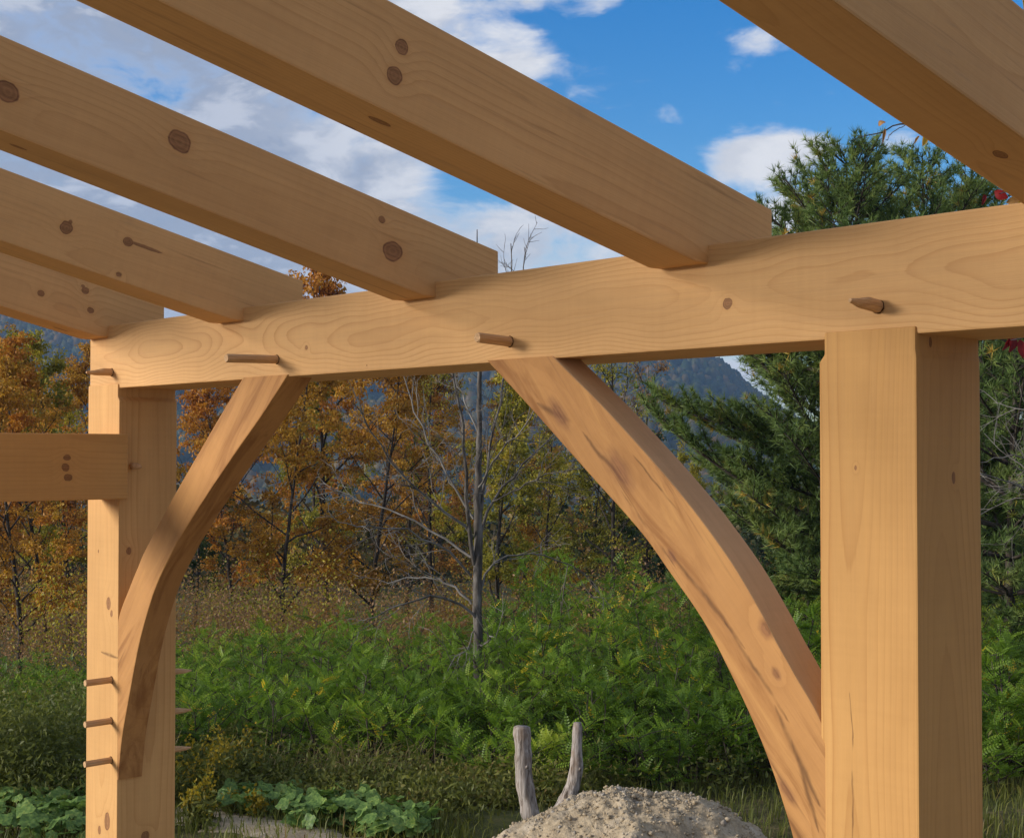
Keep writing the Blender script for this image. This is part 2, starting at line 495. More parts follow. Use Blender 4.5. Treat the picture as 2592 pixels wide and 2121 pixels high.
# ------------------------------------------------------------------ foliage materials
def leaf_mat(name, stops, trans=0.35, rough=0.6, noise_scale=0.35, noise_amt=0.35):
    m, T, out = new_mat(name)
    t = T.n('ShaderNodeAttribute', attribute_name='tint').outputs['Fac']
    pos = T.n('ShaderNodeTexCoord').outputs['Object']
    nz = T.noise(pos, noise_scale, 2)[0]
    f = T.m('ADD', T.m('MULTIPLY', t, 1 - noise_amt), T.m('MULTIPLY', T.step(nz, 0.3, 0.7), noise_amt))
    col = T.ramp(f, stops)
    d = T.n('ShaderNodeBsdfDiffuse'); T.put(d.inputs[0], col)
    tr = T.n('ShaderNodeBsdfTranslucent')
    T.put(tr.inputs[0], T.v('MULTIPLY', col, (1.25, 1.25, 0.8)))
    mx = T.n('ShaderNodeMixShader'); mx.inputs[0].default_value = trans
    T.put(mx.inputs[1], d.outputs[0]); T.put(mx.inputs[2], tr.outputs[0])
    gl = T.n('ShaderNodeBsdfGlossy'); gl.inputs['Roughness'].default_value = 0.45
    gl.inputs[0].default_value = (1, 1, 1, 1)
    mx2 = T.n('ShaderNodeMixShader'); mx2.inputs[0].default_value = 0.012
    T.put(mx2.inputs[1], mx.outputs[0]); T.put(mx2.inputs[2], gl.outputs[0])
    T.put(out.inputs[0], mx2.outputs[0])
    return m


M_ORANGE = leaf_mat("orange_leaves", [(0, (0.205, 0.081, 0.022)), (0.35, (0.465, 0.187, 0.032)), (0.7, (0.570, 0.289, 0.047)), (1, (0.357, 0.261, 0.052))])
M_RUSSET = leaf_mat("russet_leaves", [(0, (0.135, 0.066, 0.024)), (0.4, (0.292, 0.136, 0.035)), (0.75, (0.405, 0.214, 0.041)), (1, (0.270, 0.242, 0.041))])
M_GOLD = leaf_mat("golden_leaves", [(0, (0.190, 0.098, 0.021)), (0.35, (0.420, 0.207, 0.031)), (0.7, (0.552, 0.321, 0.047)), (1, (0.271, 0.218, 0.047))])
M_OLIVE = leaf_mat("olive_leaves", [(0, (0.121, 0.130, 0.026)), (0.4, (0.267, 0.250, 0.036)), (0.75, (0.462, 0.370, 0.050)), (1, (0.600, 0.407, 0.050))])
M_GREEN = leaf_mat("green_leaves", [(0, (0.018, 0.035, 0.010)), (0.5, (0.040, 0.070, 0.016)), (1, (0.085, 0.100, 0.020))])
M_PINKISH = leaf_mat("dusky_leaves", [(0, (0.129, 0.079, 0.046)), (0.5, (0.293, 0.168, 0.088)), (1, (0.403, 0.237, 0.088))])
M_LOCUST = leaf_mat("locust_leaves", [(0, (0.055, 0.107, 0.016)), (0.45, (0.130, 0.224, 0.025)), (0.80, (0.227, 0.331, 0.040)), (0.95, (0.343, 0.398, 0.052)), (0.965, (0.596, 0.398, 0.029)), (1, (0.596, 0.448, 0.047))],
                    trans=0.4, noise_scale=0.6, noise_amt=0.0)
M_NEEDLE = leaf_mat("pine_needles", [(0, (0.062, 0.110, 0.036)), (0.5, (0.154, 0.220, 0.063)), (0.8, (0.236, 0.288, 0.075)), (0.93, (0.529, 0.335, 0.067)), (1, (0.600, 0.383, 0.067))], trans=0.2, noise_scale=0.8, noise_amt=0.3)
M_SQUASH = leaf_mat("squash_leaves", [(0, (0.068, 0.128, 0.039)), (0.5, (0.143, 0.240, 0.063)), (0.85, (0.240, 0.330, 0.083)), (1, (0.420, 0.435, 0.090))], trans=0.3, noise_scale=3.0, noise_amt=0.6)
M_WEED = leaf_mat("weed_leaves", [(0, (0.068, 0.088, 0.022)), (0.5, (0.144, 0.160, 0.038)), (0.8, (0.203, 0.198, 0.054)), (1, (0.270, 0.167, 0.065))], noise_scale=1.2, noise_amt=0.4)
M_STRAW = leaf_mat("dry_grass", [(0, (0.125, 0.094, 0.037)), (0.5, (0.300, 0.231, 0.106)), (1, (0.450, 0.362, 0.175))], noise_scale=1.5)
M_GOLDENROD = leaf_mat("goldenrod_bloom", [(0, (0.16, 0.12, 0.015)), (0.5, (0.30, 0.22, 0.02)), (1, (0.42, 0.31, 0.03))])
M_FARWOOD = leaf_mat("far_crowns", [(0, (0.016, 0.030, 0.013)), (0.35, (0.032, 0.050, 0.018)), (0.55, (0.075, 0.068, 0.022)), (0.75, (0.15, 0.085, 0.024)), (0.9, (0.20, 0.14, 0.03)), (1, (0.13, 0.05, 0.025))], trans=0.1, noise_scale=0.012, noise_amt=0.45)


def bark_mat(name, c0, c1, c2, scale=14.0):
    m, T, out = new_mat(name)
    pos = T.n('ShaderNodeTexCoord').outputs['Object']
    a = T.noise(T.v('MULTIPLY', pos, (1, 1, 0.25)), scale, 5, 0.65)[0]
    b_ = T.noise(pos, scale * 0.25, 3)[0]
    col = T.ramp(a, [(0.3, c0), (0.5, c1), (0.72, c2)])
    col = T.mix(T.step(b_, 0.5, 0.7, 0.0, 0.5), col, c2)
    principled(T, out, col, 0.95, a, 0.8, 0.01, 0.1)
    return m


M_BARK = bark_mat("dark_bark", (0.020, 0.016, 0.013), (0.050, 0.040, 0.032), (0.11, 0.095, 0.08))
M_GREYBARK = bark_mat("grey_bark", (0.045, 0.038, 0.033), (0.105, 0.092, 0.080), (0.24, 0.22, 0.20), 18)
M_TWIG = bark_mat("pale_twigs", (0.07, 0.06, 0.052), (0.16, 0.145, 0.128), (0.30, 0.28, 0.255), 8)
M_WEATHER = None


# ------------------------------------------------------------------ plant builders
def unit(v):
    return v / (np.linalg.norm(v, axis=-1, keepdims=True) + 1e-12)


def tubes_mesh(name, tubes, sides=5):
    Vs, Fs, off = [], [], 0
    ang = np.arange(sides) * 2 * PI / sides
    ca, sa = np.cos(ang), np.sin(ang)
    for pts, rr in tubes:
        pts = np.asarray(pts, float); rr = np.asarray(rr, float)
        n = len(pts)
        tg = unit(np.gradient(pts, axis=0))
        ref = np.array([0.31, 0.23, 0.92]) if abs(tg[0][2]) < 0.9 else np.array([0.93, 0.31, 0.2])
        a = unit(np.cross(tg, ref)); b = np.cross(tg, a)
        ring = pts[:, None, :] + rr[:, None, None] * (a[:, None, :] * ca[None, :, None] + b[:, None, :] * sa[None, :, None])
        Vs.append(ring.reshape(-1, 3))
        i = np.arange(n * sides).reshape(n, sides) + off
        j = np.roll(i, -1, axis=1)
        Fs.append(np.stack([i[:-1], j[:-1], j[1:], i[1:]], -1).reshape(-1, 4))
        off += n * sides
    return np_mesh(name, np.concatenate(Vs), np.concatenate(Fs), smooth=True)


def wander(rng, p, d, L, nseg, wob, lift=0.0):
    pts = [np.array(p, float)]
    d = unit(np.array(d, float))
    for i in range(nseg):
        d = unit(d + rng.normal(0, wob, 3) + np.array([0, 0, lift]))
        pts.append(pts[-1] + d * (L / nseg))
    return np.array(pts)


def sample_poly(pts, t):
    n = len(pts) - 1
    f = min(max(t, 0), 0.9999) * n
    i = int(f)
    return pts[i] * (1 - (f - i)) + pts[i + 1] * (f - i), unit(pts[i + 1] - pts[i])


def leaf_cloud(name, C, size, rng, droop=0.3, tint=None, aspect=0.55):
    """folded leaves at the points C"""
    n = len(C)
    s = size * rng.uniform(0.65, 1.3, n)
    d = unit(rng.normal(0, 1, (n, 3)) + np.array([0, 0, -droop]))
    side = unit(np.cross(d, rng.normal(0, 1, (n, 3))))
    nrm = np.cross(d, side)
    tip = C + d * s[:, None]
    mid = C + d * (s * 0.45)[:, None]
    l = mid + side * (s * aspect * 0.5)[:, None] + nrm * (s * 0.10)[:, None]
    r = mid - side * (s * aspect * 0.5)[:, None] + nrm * (s * 0.10)[:, None]
    V = np.stack([C, l, tip, r], 1).reshape(-1, 3)
    b = np.arange(n)[:, None] * 4
    F = np.concatenate([b + [0, 2, 1], b + [0, 3, 2]])
    tv = rng.uniform(0, 1, n) if tint is None else tint
    return np_mesh(name, V, F, {'tint': np.repeat(tv, 4)})


def deciduous(seed, H=9.0, spread=2.3, first=0.22, nl=17, leaf=0.096, per=11, sparse=1.0, lean=0.04, fork=False):
    """trunk-and-limbs mesh and crown mesh of a slender woodland tree"""
    rng = np.random.default_rng(seed)
    tubes, anchors, ctint = [], [], []
    trunk = wander(rng, (0, 0, -0.3), (rng.normal(0, lean), rng.normal(0, lean), 1), H * 0.97 + 0.3, 14, 0.035, 0.03)
    r0 = 0.0105 * H
    tubes.append((trunk, r0 * (1 - np.linspace(0, 1, 15) ** 0.9 * 0.93)))
    for i in range(nl):
        t = first + (0.97 - first) * (i + rng.uniform(0, 0.9)) / nl
        p, td = sample_poly(trunk, t)
        az = i * 2.4 + rng.uniform(-0.5, 0.5)
        up = 0.55 + 0.9 * t + rng.uniform(-0.2, 0.2)
        d = np.array([math.cos(az), math.sin(az), up])
        L = spread * (1.15 - 0.85 * max(0, t - 0.35) / 0.65) * rng.uniform(0.65, 1.25)
        if t < 0.35:
            L *= 0.75
        limb = wander(rng, p, d, L, 7, 0.11, 0.03)
        lr = r0 * 0.36 * (1.1 - t) + 0.008
        tubes.append((limb, np.linspace(lr, 0.006, 8)))
        for j in range(6):
            tj = 0.25 + 0.75 * (j + rng.uniform(0, 1)) / 6
            q, ld = sample_poly(limb, tj)
            sd = unit(ld + rng.normal(0, 0.55, 3) + np.array([0, 0, 0.15]))
            sub = wander(rng, q, sd, L * rng.uniform(0.25, 0.48), 4, 0.16, -0.02)
            tubes.append((sub, np.linspace(0.010, 0.004, 5)))
            for k in range(4):
                q2, l2 = sample_poly(sub, rng.uniform(0.2, 1))
                tw = wander(rng, q2, unit(l2 + rng.normal(0, 0.7, 3)), rng.uniform(0.2, 0.45), 2, 0.2, -0.05)
                if rng.uniform() < 0.6:
                    tubes.append((tw, (0.005, 0.004, 0.003)))
                m = rng.poisson(per * sparse * 2.4)
                if m:
                    tt_ = rng.uniform(0, 1, m)
                    base = tw[0] + (tw[-1] - tw[0]) * tt_[:, None]
                    anchors.append(base + rng.normal(0, 0.085, (m, 3)) * [1, 1, 0.45])
                    ctint.append(np.clip(rng.normal(0.5, 0.22) + rng.normal(0, 0.14, m), 0, 1))
    wood_me = tubes_mesh("trunk", tubes, 5)
    A = np.concatenate(anchors) if anchors else np.zeros((0, 3))
    return wood_me, (leaf_cloud("crown", A, leaf, rng, 0.5, np.concatenate(ctint)) if len(A) else None)


def pine(seed, H=8.0, R=2.6, base=0.08, sparse=1.0, top_round=0.55, whorl=0.36):
    rng = np.random.default_rng(seed)
    tubes, T0, Td, tint = [], [], [], []
    trunk = wander(rng, (0, 0, -0.3), (0, 0, 1), H + 0.2, 14, 0.012, 0.02)
    tubes.append((trunk, np.linspace(0.016 * H, 0.012, 15)))
    z = base * H
    k = 0
    while z < H:
        t = z / H
        nb = 5
        for b in range(nb):
            az = k * 0.9 + b * 2 * PI / nb + rng.uniform(-0.35, 0.35)
            prof = min(1.0, (1.03 - t) / top_round) ** 0.85
            L = R * prof * rng.uniform(0.6, 1.12) * (0.78 + 0.22 * min(1, t * 3))
            if L < 0.2:
                L = 0.2
            d = np.array([math.cos(az), math.sin(az), -0.06 + 0.72 * t + rng.uniform(-0.1, 0.12)])
            p, _ = sample_poly(trunk, t)
            limb = wander(rng, p, d, L, 7, 0.06, 0.045)
            tubes.append((limb, np.linspace(0.010 + 0.016 * L * 0.6, 0.006, 8)))
            ns = max(4, int(L * 15 * sparse))
            for s in range(ns):
                tj = 0.22 + 0.78 * (s + rng.uniform(0, 1)) / ns
                q, ld = sample_poly(limb, tj)
                sidev = unit(np.cross(ld, [0, 0, 1])) * (1 if s % 2 else -1)
                sd = unit(ld * 0.75 + sidev * rng.uniform(0.4, 1.0) + np.array([0, 0, rng.uniform(0.0, 0.45)]))
                Ls = (0.22 + 0.30 * L * (1.1 - tj)) * rng.uniform(0.7, 1.2)
                sub = wander(rng, q, sd, Ls, 3, 0.10, 0.07)
                tubes.append((sub, (0.007, 0.006, 0.005, 0.004)))
                nt = max(2, int(Ls / 0.075))
                base_t = np.clip(rng.normal(0.45, 0.22) - 0.2 * (tj < 0.4), 0, 1)
                for e in range(nt):
                    q2, l2 = sample_poly(sub, 0.15 + 0.85 * (e + 1) / nt)
                    T0.append(q2 + rng.normal(0, 0.015, 3))
                    T_d = unit(l2 + rng.normal(0, 0.35, 3) + np.array([0, 0, 0.25]))
                    Td.append(T_d)
                    tint.append(np.clip(base_t + rng.normal(0, 0.1) + (0.30 if (rng.uniform() < 0.12 and tj < 0.6) else 0), 0, 1))
        z += whorl * rng.uniform(0.8, 1.2)
        k += 1
    T0 = np.array(T0); Td = np.array(Td); tint = np.array(tint)
    nn_ = 18
    n = len(T0)
    d = unit(Td[:, None, :] * 0.9 + rng.normal(0, 0.55, (n, nn_, 3)))
    L = rng.uniform(0.085, 0.16, (n, nn_, 1))
    sv = unit(np.cross(d, rng.normal(0, 1, (n, nn_, 3)))) * 0.0056
    b0 = np.repeat(T0[:, None, :], nn_, 1)
    V = np.stack([b0 - sv, b0 + sv, b0 + d * L], 2).reshape(-1, 3)
    F = np.arange(len(V)).reshape(-1, 3)
    crown = np_mesh("needles", V, F, {'tint': np.repeat(tint, nn_ * 3)})
    return tubes_mesh("trunk", tubes, 5), crown


FROND = None


def frond_template(pairs=7, L=0.24):
    """one locust leaf: leaflets in pairs along a curved stalk; returns vertices (n,4,3)"""
    quads = []
    for i in range(pairs):
        t = (i + 1.2) / (pairs + 0.8)
        x = L * t
        z = -0.10 * L * t * t * 2
        ll = 0.046 * (1.0 - 0.35 * abs(t - 0.45) * 1.6)
        for s in (-1, 1):
            a = np.array([x, 0, z])
            dr = np.array([0.35, s * 0.92, -0.12])
            dr /= np.linalg.norm(dr)
            sd = np.array([0.92, -s * 0.35, 0.05])
            quads.append([a, a + dr * ll * 0.55 + sd * ll * 0.31, a + dr * ll, a + dr * ll * 0.5 - sd * ll * 0.31])
    a = np.array([L, 0, -0.2 * L])
    quads.append([a, a + [0.02, 0.011, -0.004], a + [0.042, 0, -0.012], a + [0.02, -0.011, -0.004]])
    # the stalk
    quads.append([np.array([0, -0.0016, 0]), np.array([L * 0.5, -0.0014, -0.05 * L]), np.array([L, 0, -0.2 * L]), np.array([L * 0.5, 0.0014, -0.05 * L])])
    return np.array(quads)


def locust(rng, H, R, nst=3, nfr=90, pairs=7, L=0.24, yellow=0.04, scale=1.0):
    """stems (tubes) and fronds of one sapling standing at the origin"""
    tubes, B, Dv = [], [], []
    for s in range(nst):
        az = rng.uniform(0, 2 * PI)
        hh = H * rng.uniform(0.65, 1.0)
        st = wander(rng, (rng.normal(0, 0.05), rng.normal(0, 0.05), -0.1), (math.cos(az) * 0.22 * R, math.sin(az) * 0.22 * R, 1), hh * 0.95, 8, 0.06, 0.02)
        tubes.append((st, np.linspace(0.011, 0.004, 9)))
        nb = max(5, int(hh * 7))
        for b in range(nb):
            t = 0.22 + 0.78 * (b + rng.uniform(0, 1)) / nb
            p, sd = sample_poly(st, t)
            a2 = rng.uniform(0, 2 * PI)
            bl = R * (1.05 - 0.75 * t) * rng.uniform(0.5, 1.1)
            br = wander(rng, p, (math.cos(a2), math.sin(a2), 0.55), bl, 4, 0.12, 0.03)
            tubes.append((br, np.linspace(0.005, 0.002, 5)))
            m = max(2, int(nfr / (nst * nb)))
            for q in range(m):
                pp, dd = sample_poly(br, rng.uniform(0.15, 1))
                a3 = rng.uniform(0, 2 * PI)
                out_ = unit(dd * 0.8 + np.array([math.cos(a3), math.sin(a3), rng.uniform(-0.1, 0.6)]))
                B.append(pp); Dv.append(out_)
    B = np.array(B); X = np.array(Dv)
    n = len(B)
    up = np.array([0, 0, 1.0]) + rng.normal(0, 0.35, (n, 3))
    Y = unit(np.cross(up, X)); Z = np.cross(X, Y)
    Rm = np.stack([X, Y, Z], -1)
    fr = frond_template(pairs, L)
    q = fr.reshape(-1, 3)
    sc = rng.uniform(0.7, 1.2, n) * scale
    V = B[:, None, :] + np.einsum('nij,mj->nmi', Rm, q) * sc[:, None, None]
    plant_t = rng.normal(0, 0.15)
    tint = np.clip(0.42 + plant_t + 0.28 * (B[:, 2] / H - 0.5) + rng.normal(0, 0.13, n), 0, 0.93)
    nq = len(q) // 4
    tl = np.repeat(tint[:, None], nq, 1) + rng.normal(0, 0.05, (n, nq))
    yl = (rng.uniform(0, 1, n) < yellow * 1.6)[:, None] & (rng.uniform(0, 1, (n, nq)) < 0.55)
    tl = np.where(yl, rng.uniform(0.955, 1.0, (n, nq)), np.clip(tl, 0, 0.94))
    return tubes, V.reshape(-1, 3), np.repeat(tl.ravel(), 4)


def quads_mesh(name, V, tint):
    return np_mesh(name, V, np.arange(len(V)).reshape(-1, 4), {'tint': tint})


# ------------------------------------------------------------------ the far woods (stuff)
ico_v = []
ph = (1 + 5 ** 0.5) / 2
for a, b in ((-1, ph), (1, ph), (-1, -ph), (1, -ph)):
    ico_v.append((a, b, 0))
for a, b in ((-1, ph), (1, ph), (-1, -ph), (1, -ph)):
    ico_v.append((0, a, b))
for a, b in ((ph, -1), (ph, 1), (-ph, -1), (-ph, 1)):
    ico_v.append((a, 0, b))
ico_v = np.array(ico_v) / math.sqrt(1 + ph * ph)
ico_f = np.array([(0, 11, 5), (0, 5, 1), (0, 1, 7), (0, 7, 10), (0, 10, 11), (1, 5, 9), (5, 11, 4), (11, 10, 2), (10, 7, 6), (7, 1, 8),
                  (3, 9, 4), (3, 4, 2), (3, 2, 6), (3, 6, 8), (3, 8, 9), (4, 9, 5), (2, 4, 11), (6, 2, 10), (8, 6, 7), (9, 8, 1)])


def crown_blobs(name, C, W_, Hh, rng, tint):
    n = len(C)
    V = ico_v[None] * np.stack([W_, W_, Hh], -1)[:, None, :] * rng.uniform(0.72, 1.28, (n, 12, 1)) + C[:, None, :]
    F = ico_f[None] + (np.arange(n) * 12)[:, None, None]
    return np_mesh(name, V.reshape(-1, 3), F.reshape(-1, 3), {'tint': np.repeat(tint, 12)})


rng = np.random.default_rng(11)
n = 15000
ip = rng.uniform(0, len(hp) - 1.01, n); jd = 33 * rng.uniform(0, 1, n) ** 0.8
i0 = ip.astype(int); j0 = jd.astype(int); fi = (ip - i0)[:, None]; fj = (jd - j0)[:, None]
Vg = np.stack([HX, HY, HZ], -1)
C = (Vg[i0, j0] * (1 - fi) * (1 - fj) + Vg[i0 + 1, j0] * fi * (1 - fj) + Vg[i0, j0 + 1] * (1 - fi) * fj + Vg[i0 + 1, j0 + 1] * fi * fj)
C[:, 2] += 3
obj("mountain_woods", crown_blobs("mountain_woods", C, rng.uniform(3.2, 6.0, n), rng.uniform(4.5, 8.0, n), rng, rng.uniform(0, 1, n)), M_FARWOOD,
    label="autumn forest covering the blue mountain across the valley", cat="forest", kind='stuff')
# woods on the valley floor: crowns of loose leaf clumps
n = 620
Dd = 75 * np.exp(rng.uniform(0, 2.05, n))
pxx = rng.uniform(-250, 2400, n)
C = []
for d, x in zip(Dd, pxx):
    C.append(place(x, d))
C = np.array(C)
per = 200
wid = rng.uniform(1.8, 3.4, n); hei = rng.uniform(3.0, 5.2, n) * np.interp(Dd, [75, 150, 600], [0.62, 0.8, 1.0])
dirs = unit(rng.normal(0, 1, (n, per, 3))) * rng.uniform(0.55, 1.0, (n, per, 1)) ** 0.5
Pc = C[:, None, :] + dirs * np.stack([wid, wid, hei * 0.9], -1)[:, None, :] + np.stack([0 * hei, 0 * hei, hei], -1)[:, None, :]
tint = np.repeat(rng.uniform(0, 1, n), per) + rng.normal(0, 0.08, n * per)
lsz = np.repeat(np.clip(0.0050 * Dd, 0.3, 1.4), per)
obj("valley_woods", leaf_cloud("valley_woods", Pc.reshape(-1, 3), lsz, rng, 0.2, np.clip(tint, 0, 1), 0.8), M_FARWOOD,
    label="distant mixed autumn woodland on the valley floor behind the trees", cat="woods", kind='stuff')

# ------------------------------------------------------------------ woodland trees, one by one
TREE_VARIANTS = [deciduous(101, 9.0, 2.3, 0.16, 20, per=16), deciduous(102, 9.0, 2.1, 0.24, 18, per=14), deciduous(103, 9.0, 2.6, 0.12, 20, per=15),
                 deciduous(104, 9.0, 2.0, 0.16, 18, per=17), deciduous(105, 9.0, 2.4, 0.2, 18, per=8), deciduous(106, 9.0, 2.1, 0.2, 16, per=3, leaf=0.085)]


def tree(name, px, Dv, ytop, var, mat, label, rot, cat="tree", group=None, wide=1.0, bark=None):
    b = place(px, Dv)
    top = EYE + (938.7 - ytop + 48) / 3113.5 * Dv
    s = (top - b[2]) / 8.7
    root = empty(name, b, label, cat, group)
    root.rotation_euler = (0, 0, rot)
    root.scale = (s * wide, s * wide, s)
    wm, cm = TREE_VARIANTS[var]
    obj("trunk", wm, bark or M_BARK, root)
    if cm is not None:
        obj("crown", cm, mat, root)
    return root


G = "autumn trees at the edge of the woods"
for a in [
    ("maple_tree", -45, 33, 775, 0, M_RUSSET, "muted russet autumn tree cut by the picture's left edge above the tie beam", 0.3),
    ("maple_tree", 40, 29, 800, 2, M_GOLD, "golden orange tree with dark trunk just inside the picture's left edge", 1.4),
    ("maple_tree", 100, 31, 770, 1, M_ORANGE, "orange tree with bare lower trunk left of the left post", 2.5),
    ("maple_tree", 150, 35, 765, 3, M_OLIVE, "olive green tree right beside the left post's lit face", 3.3),
    ("maple_tree", 5, 44, 770, 4, M_RUSSET, "russet tree standing further back behind the tie beam at far left", 0.9),
    ("maple_tree", 215, 40, 790, 0, M_GOLD, "golden tree hidden mostly behind the left timber post", 4.0),
    ("ash_tree", 405, 46, 930, 3, M_GREEN, "dark green low tree right beside the left post below the mountain", 0.2),
    ("maple_tree", 480, 40, 800, 2, M_ORANGE, "orange tree seen through the left brace's curve", 1.0),
    ("maple_tree", 585, 35, 770, 0, M_GOLD, "golden orange tree with straight bare trunk right of the left brace", 2.2),
    ("maple_tree", 685, 43, 572, 1, M_ORANGE, "tallest orange tree whose leafy top rises above the plate beam", 3.6),
    ("maple_tree", 640, 52, 790, 3, M_OLIVE, "olive tree behind the golden tree right of the left brace", 5.0),
    ("maple_tree", 775, 37, 745, 2, M_GOLD, "golden tree with dark slim trunk between left brace and bare tree", 4.2),
    ("maple_tree", 845, 48, 800, 0, M_RUSSET, "russet tree behind the bare tree's left branches", 0.5),
    ("birch_tree", 895, 41, 760, 5, M_OLIVE, "thin grey nearly leafless tree just left of the bare tree's trunk", 1.9),
    ("maple_tree", 925, 56, 830, 1, M_ORANGE, "small orange tree far behind the bare tree", 2.8),
    ("maple_tree", 1030, 30, 800, 3, M_OLIVE, "olive gold tree with dark forked trunk just right of the bare tree", 0.7),
    ("maple_tree", 1080, 42, 850, 2, M_GOLD, "golden tree under the top of the right brace", 1.6),
    ("ash_tree", 1150, 34, 900, 4, M_OLIVE, "sparse olive tree with drooping leaves left of the right brace", 3.0),
    ("ash_tree", 1230, 37, 935, 1, M_OLIVE, "yellow olive tree tangled with twigs beside the right brace", 3.9),
    ("birch_tree", 1265, 33, 740, 5, M_OLIVE, "thin tree with a small green top above the right brace", 5.3),
    ("ash_tree", 1330, 41, 960, 3, M_GREEN, "dark green tree hidden behind the right brace's middle", 4.6),
    ("birch_tree", 1345, 38, 800, 5, M_PINKISH, "bare purplish twiggy tree in front of the mountain right of the brace top", 2.0),
    ("ash_tree", 1450, 36, 1010, 2, M_OLIVE, "low olive tree between the right brace and the pine's branches", 1.1),
    ("maple_tree", 2150, 30, 1000, 0, M_GOLD, "yellow tree beyond the right post at the picture's right edge", 1.2),
]:
    tree(*a, group=G)

# low brush under the trees (stuff)
rng = np.random.default_rng(21)
for (name, mat, cnt, label) in (("brush", M_PINKISH, 150, "dusky brown brush at the foot of the autumn trees"),
                                ("russet_brush", M_RUSSET, 30, "russet low bushes between the trunks of the autumn trees"),
                                ("green_brush", M_OLIVE, 70, "olive low bushes between the trunks of the autumn trees")):
    Cb, tb = [], []
    for i in range(cnt):
        b = place(rng.uniform(-120, 2300), rng.uniform(24, 48))
        m = 560
        h = rng.uniform(0.8, 2.1); w_ = rng.uniform(0.6, 1.3)
        q = rng.normal(0, 0.45, (m, 3)) * [w_, w_, h * 0.6] + [0, 0, h * 0.55]
        q[:, 2] = np.abs(q[:, 2])
        Cb.append(b + q)
        tb.append(np.clip(rng.uniform(0, 1) + rng.normal(0, 0.15, m), 0, 1))
    obj(name, leaf_cloud(name, np.concatenate(Cb), 0.062, rng, 0.2, np.concatenate(tb)), mat, label=label, cat="undergrowth", kind='stuff')

# ------------------------------------------------------------------ pines
for (px, Dv, ytop, seed, R, sparse, tr, label) in [
    (1745, 20.0, 318, 201, 2.85, 1.0, 0.46, "tall white pine whose dark crown rises over the plate beam behind the right post"),
    (1905, 22.5, 318, 202, 2.2, 0.9, 0.35, "white pine with narrow leader beside the tallest pine, above the right post"),
    (2015, 23.5, 338, 203, 2.0, 0.9, 0.5, "round topped white pine partly hidden by the rafter at upper right"),
    (2085, 17.5, 560, 204, 1.7, 0.55, 0.4, "sparse pine with open branches right of the right post"),
]:
    b = place(px, Dv)
    top = EYE + (938.7 - ytop) / 3113.5 * Dv
    wm, cm = pine(seed, top - b[2], R, 0.10, sparse, tr, 0.33 if px < 1800 else 0.36)
    root = empty("pine_tree", b, label, "pine tree", "white pines behind the right post")
    obj("trunk", wm, M_BARK, root)
    obj("crown", cm, M_NEEDLE, root)

# ------------------------------------------------------------------ the bare tree
rng = np.random.default_rng(31)


def px_line(pts, Dv, dd=0.0):
    """polyline through points of the photograph, standing about Dv away and swinging dd metres in depth"""
    n = len(pts)
    return np.array([at(x, y, Dv + dd * (i / max(1, n - 1)) ** 1.0) for i, (x, y) in enumerate(pts)])


def smooth_line(P, m):
    P = np.asarray(P, float)
    n = len(P)
    t = np.linspace(0, n - 1, m)
    out_ = []
    for s in t:
        i = min(int(s), n - 2); f = s - i
        p0 = P[max(i - 1, 0)]; p1 = P[i]; p2 = P[i + 1]; p3 = P[min(i + 2, n - 1)]
        out_.append(0.5 * ((2 * p1) + (-p0 + p2) * f + (2 * p0 - 5 * p1 + 4 * p2 - p3) * f * f + (-p0 + 3 * p1 - 3 * p2 + p3) * f ** 3))
    return np.array(out_)


def bare_tree(name, trunk_px, limbs, Dv, label, twig_n, seed, limb_mat):
    rng = np.random.default_rng(seed)
    base = at(*trunk_px[0][:2], Dv)
    base[2] = ground_z(base[0], base[1])
    root = empty(name, base, label, "bare tree")
    P = px_line([p[:2] for p in trunk_px], Dv)
    P = np.vstack([base + [0, 0, -0.15], P])
    rr = np.interp(np.linspace(0, len(P) - 1, 40), range(len(P)), [trunk_px[0][2] * 1.15] + [p[2] for p in trunk_px]) * 0.78 * Dv / 3113.5
    tr = smooth_line(P, 40) + rng.normal(0, 0.006, (40, 3))
    obj("trunk", tubes_mesh("trunk", [(tr - base, rr)], 9), M_GREYBARK, root)
    for li, (pts, r0, dd) in enumerate(limbs):
        L = smooth_line(px_line(pts, Dv, dd), 12) + rng.normal(0, 0.012, (12, 3))
        ln_ = np.linalg.norm(np.diff(L, axis=0), axis=1).sum()
        tubes = [(L, np.linspace(r0 * 0.72, max(0.7, r0 * 0.2), 12) * Dv / 3113.5)]
        for k in range(int(twig_n * ln_)):
            t = rng.uniform(0.15, 1)
            p, d = sample_poly(L, t)
            td = unit(d + rng.normal(0, 0.6, 3) + np.array([0, 0, 0.1]))
            tl = rng.uniform(0.2, 0.75) * (1.1 - 0.5 * t)
            tw = wander(rng, p, td, tl, 5, 0.16, 0.02)
            tubes.append((tw, np.linspace(0.0040, 0.0016, 6)))
            for m in range(4):
                p2, d2 = sample_poly(tw, rng.uniform(0.2, 1))
                t2 = wander(rng, p2, unit(d2 + rng.normal(0, 0.6, 3)), tl * rng.uniform(0.25, 0.55), 3, 0.2, 0.0)
                tubes.append((t2, np.linspace(0.0026, 0.0013, 4)))
        tubes = [(a - base, b) for a, b in tubes]
        obj("branch", tubes_mesh("branch", tubes, 5), M_TWIG if (limb_mat is M_TWIG or li > 4) else limb_mat, root)
    return root


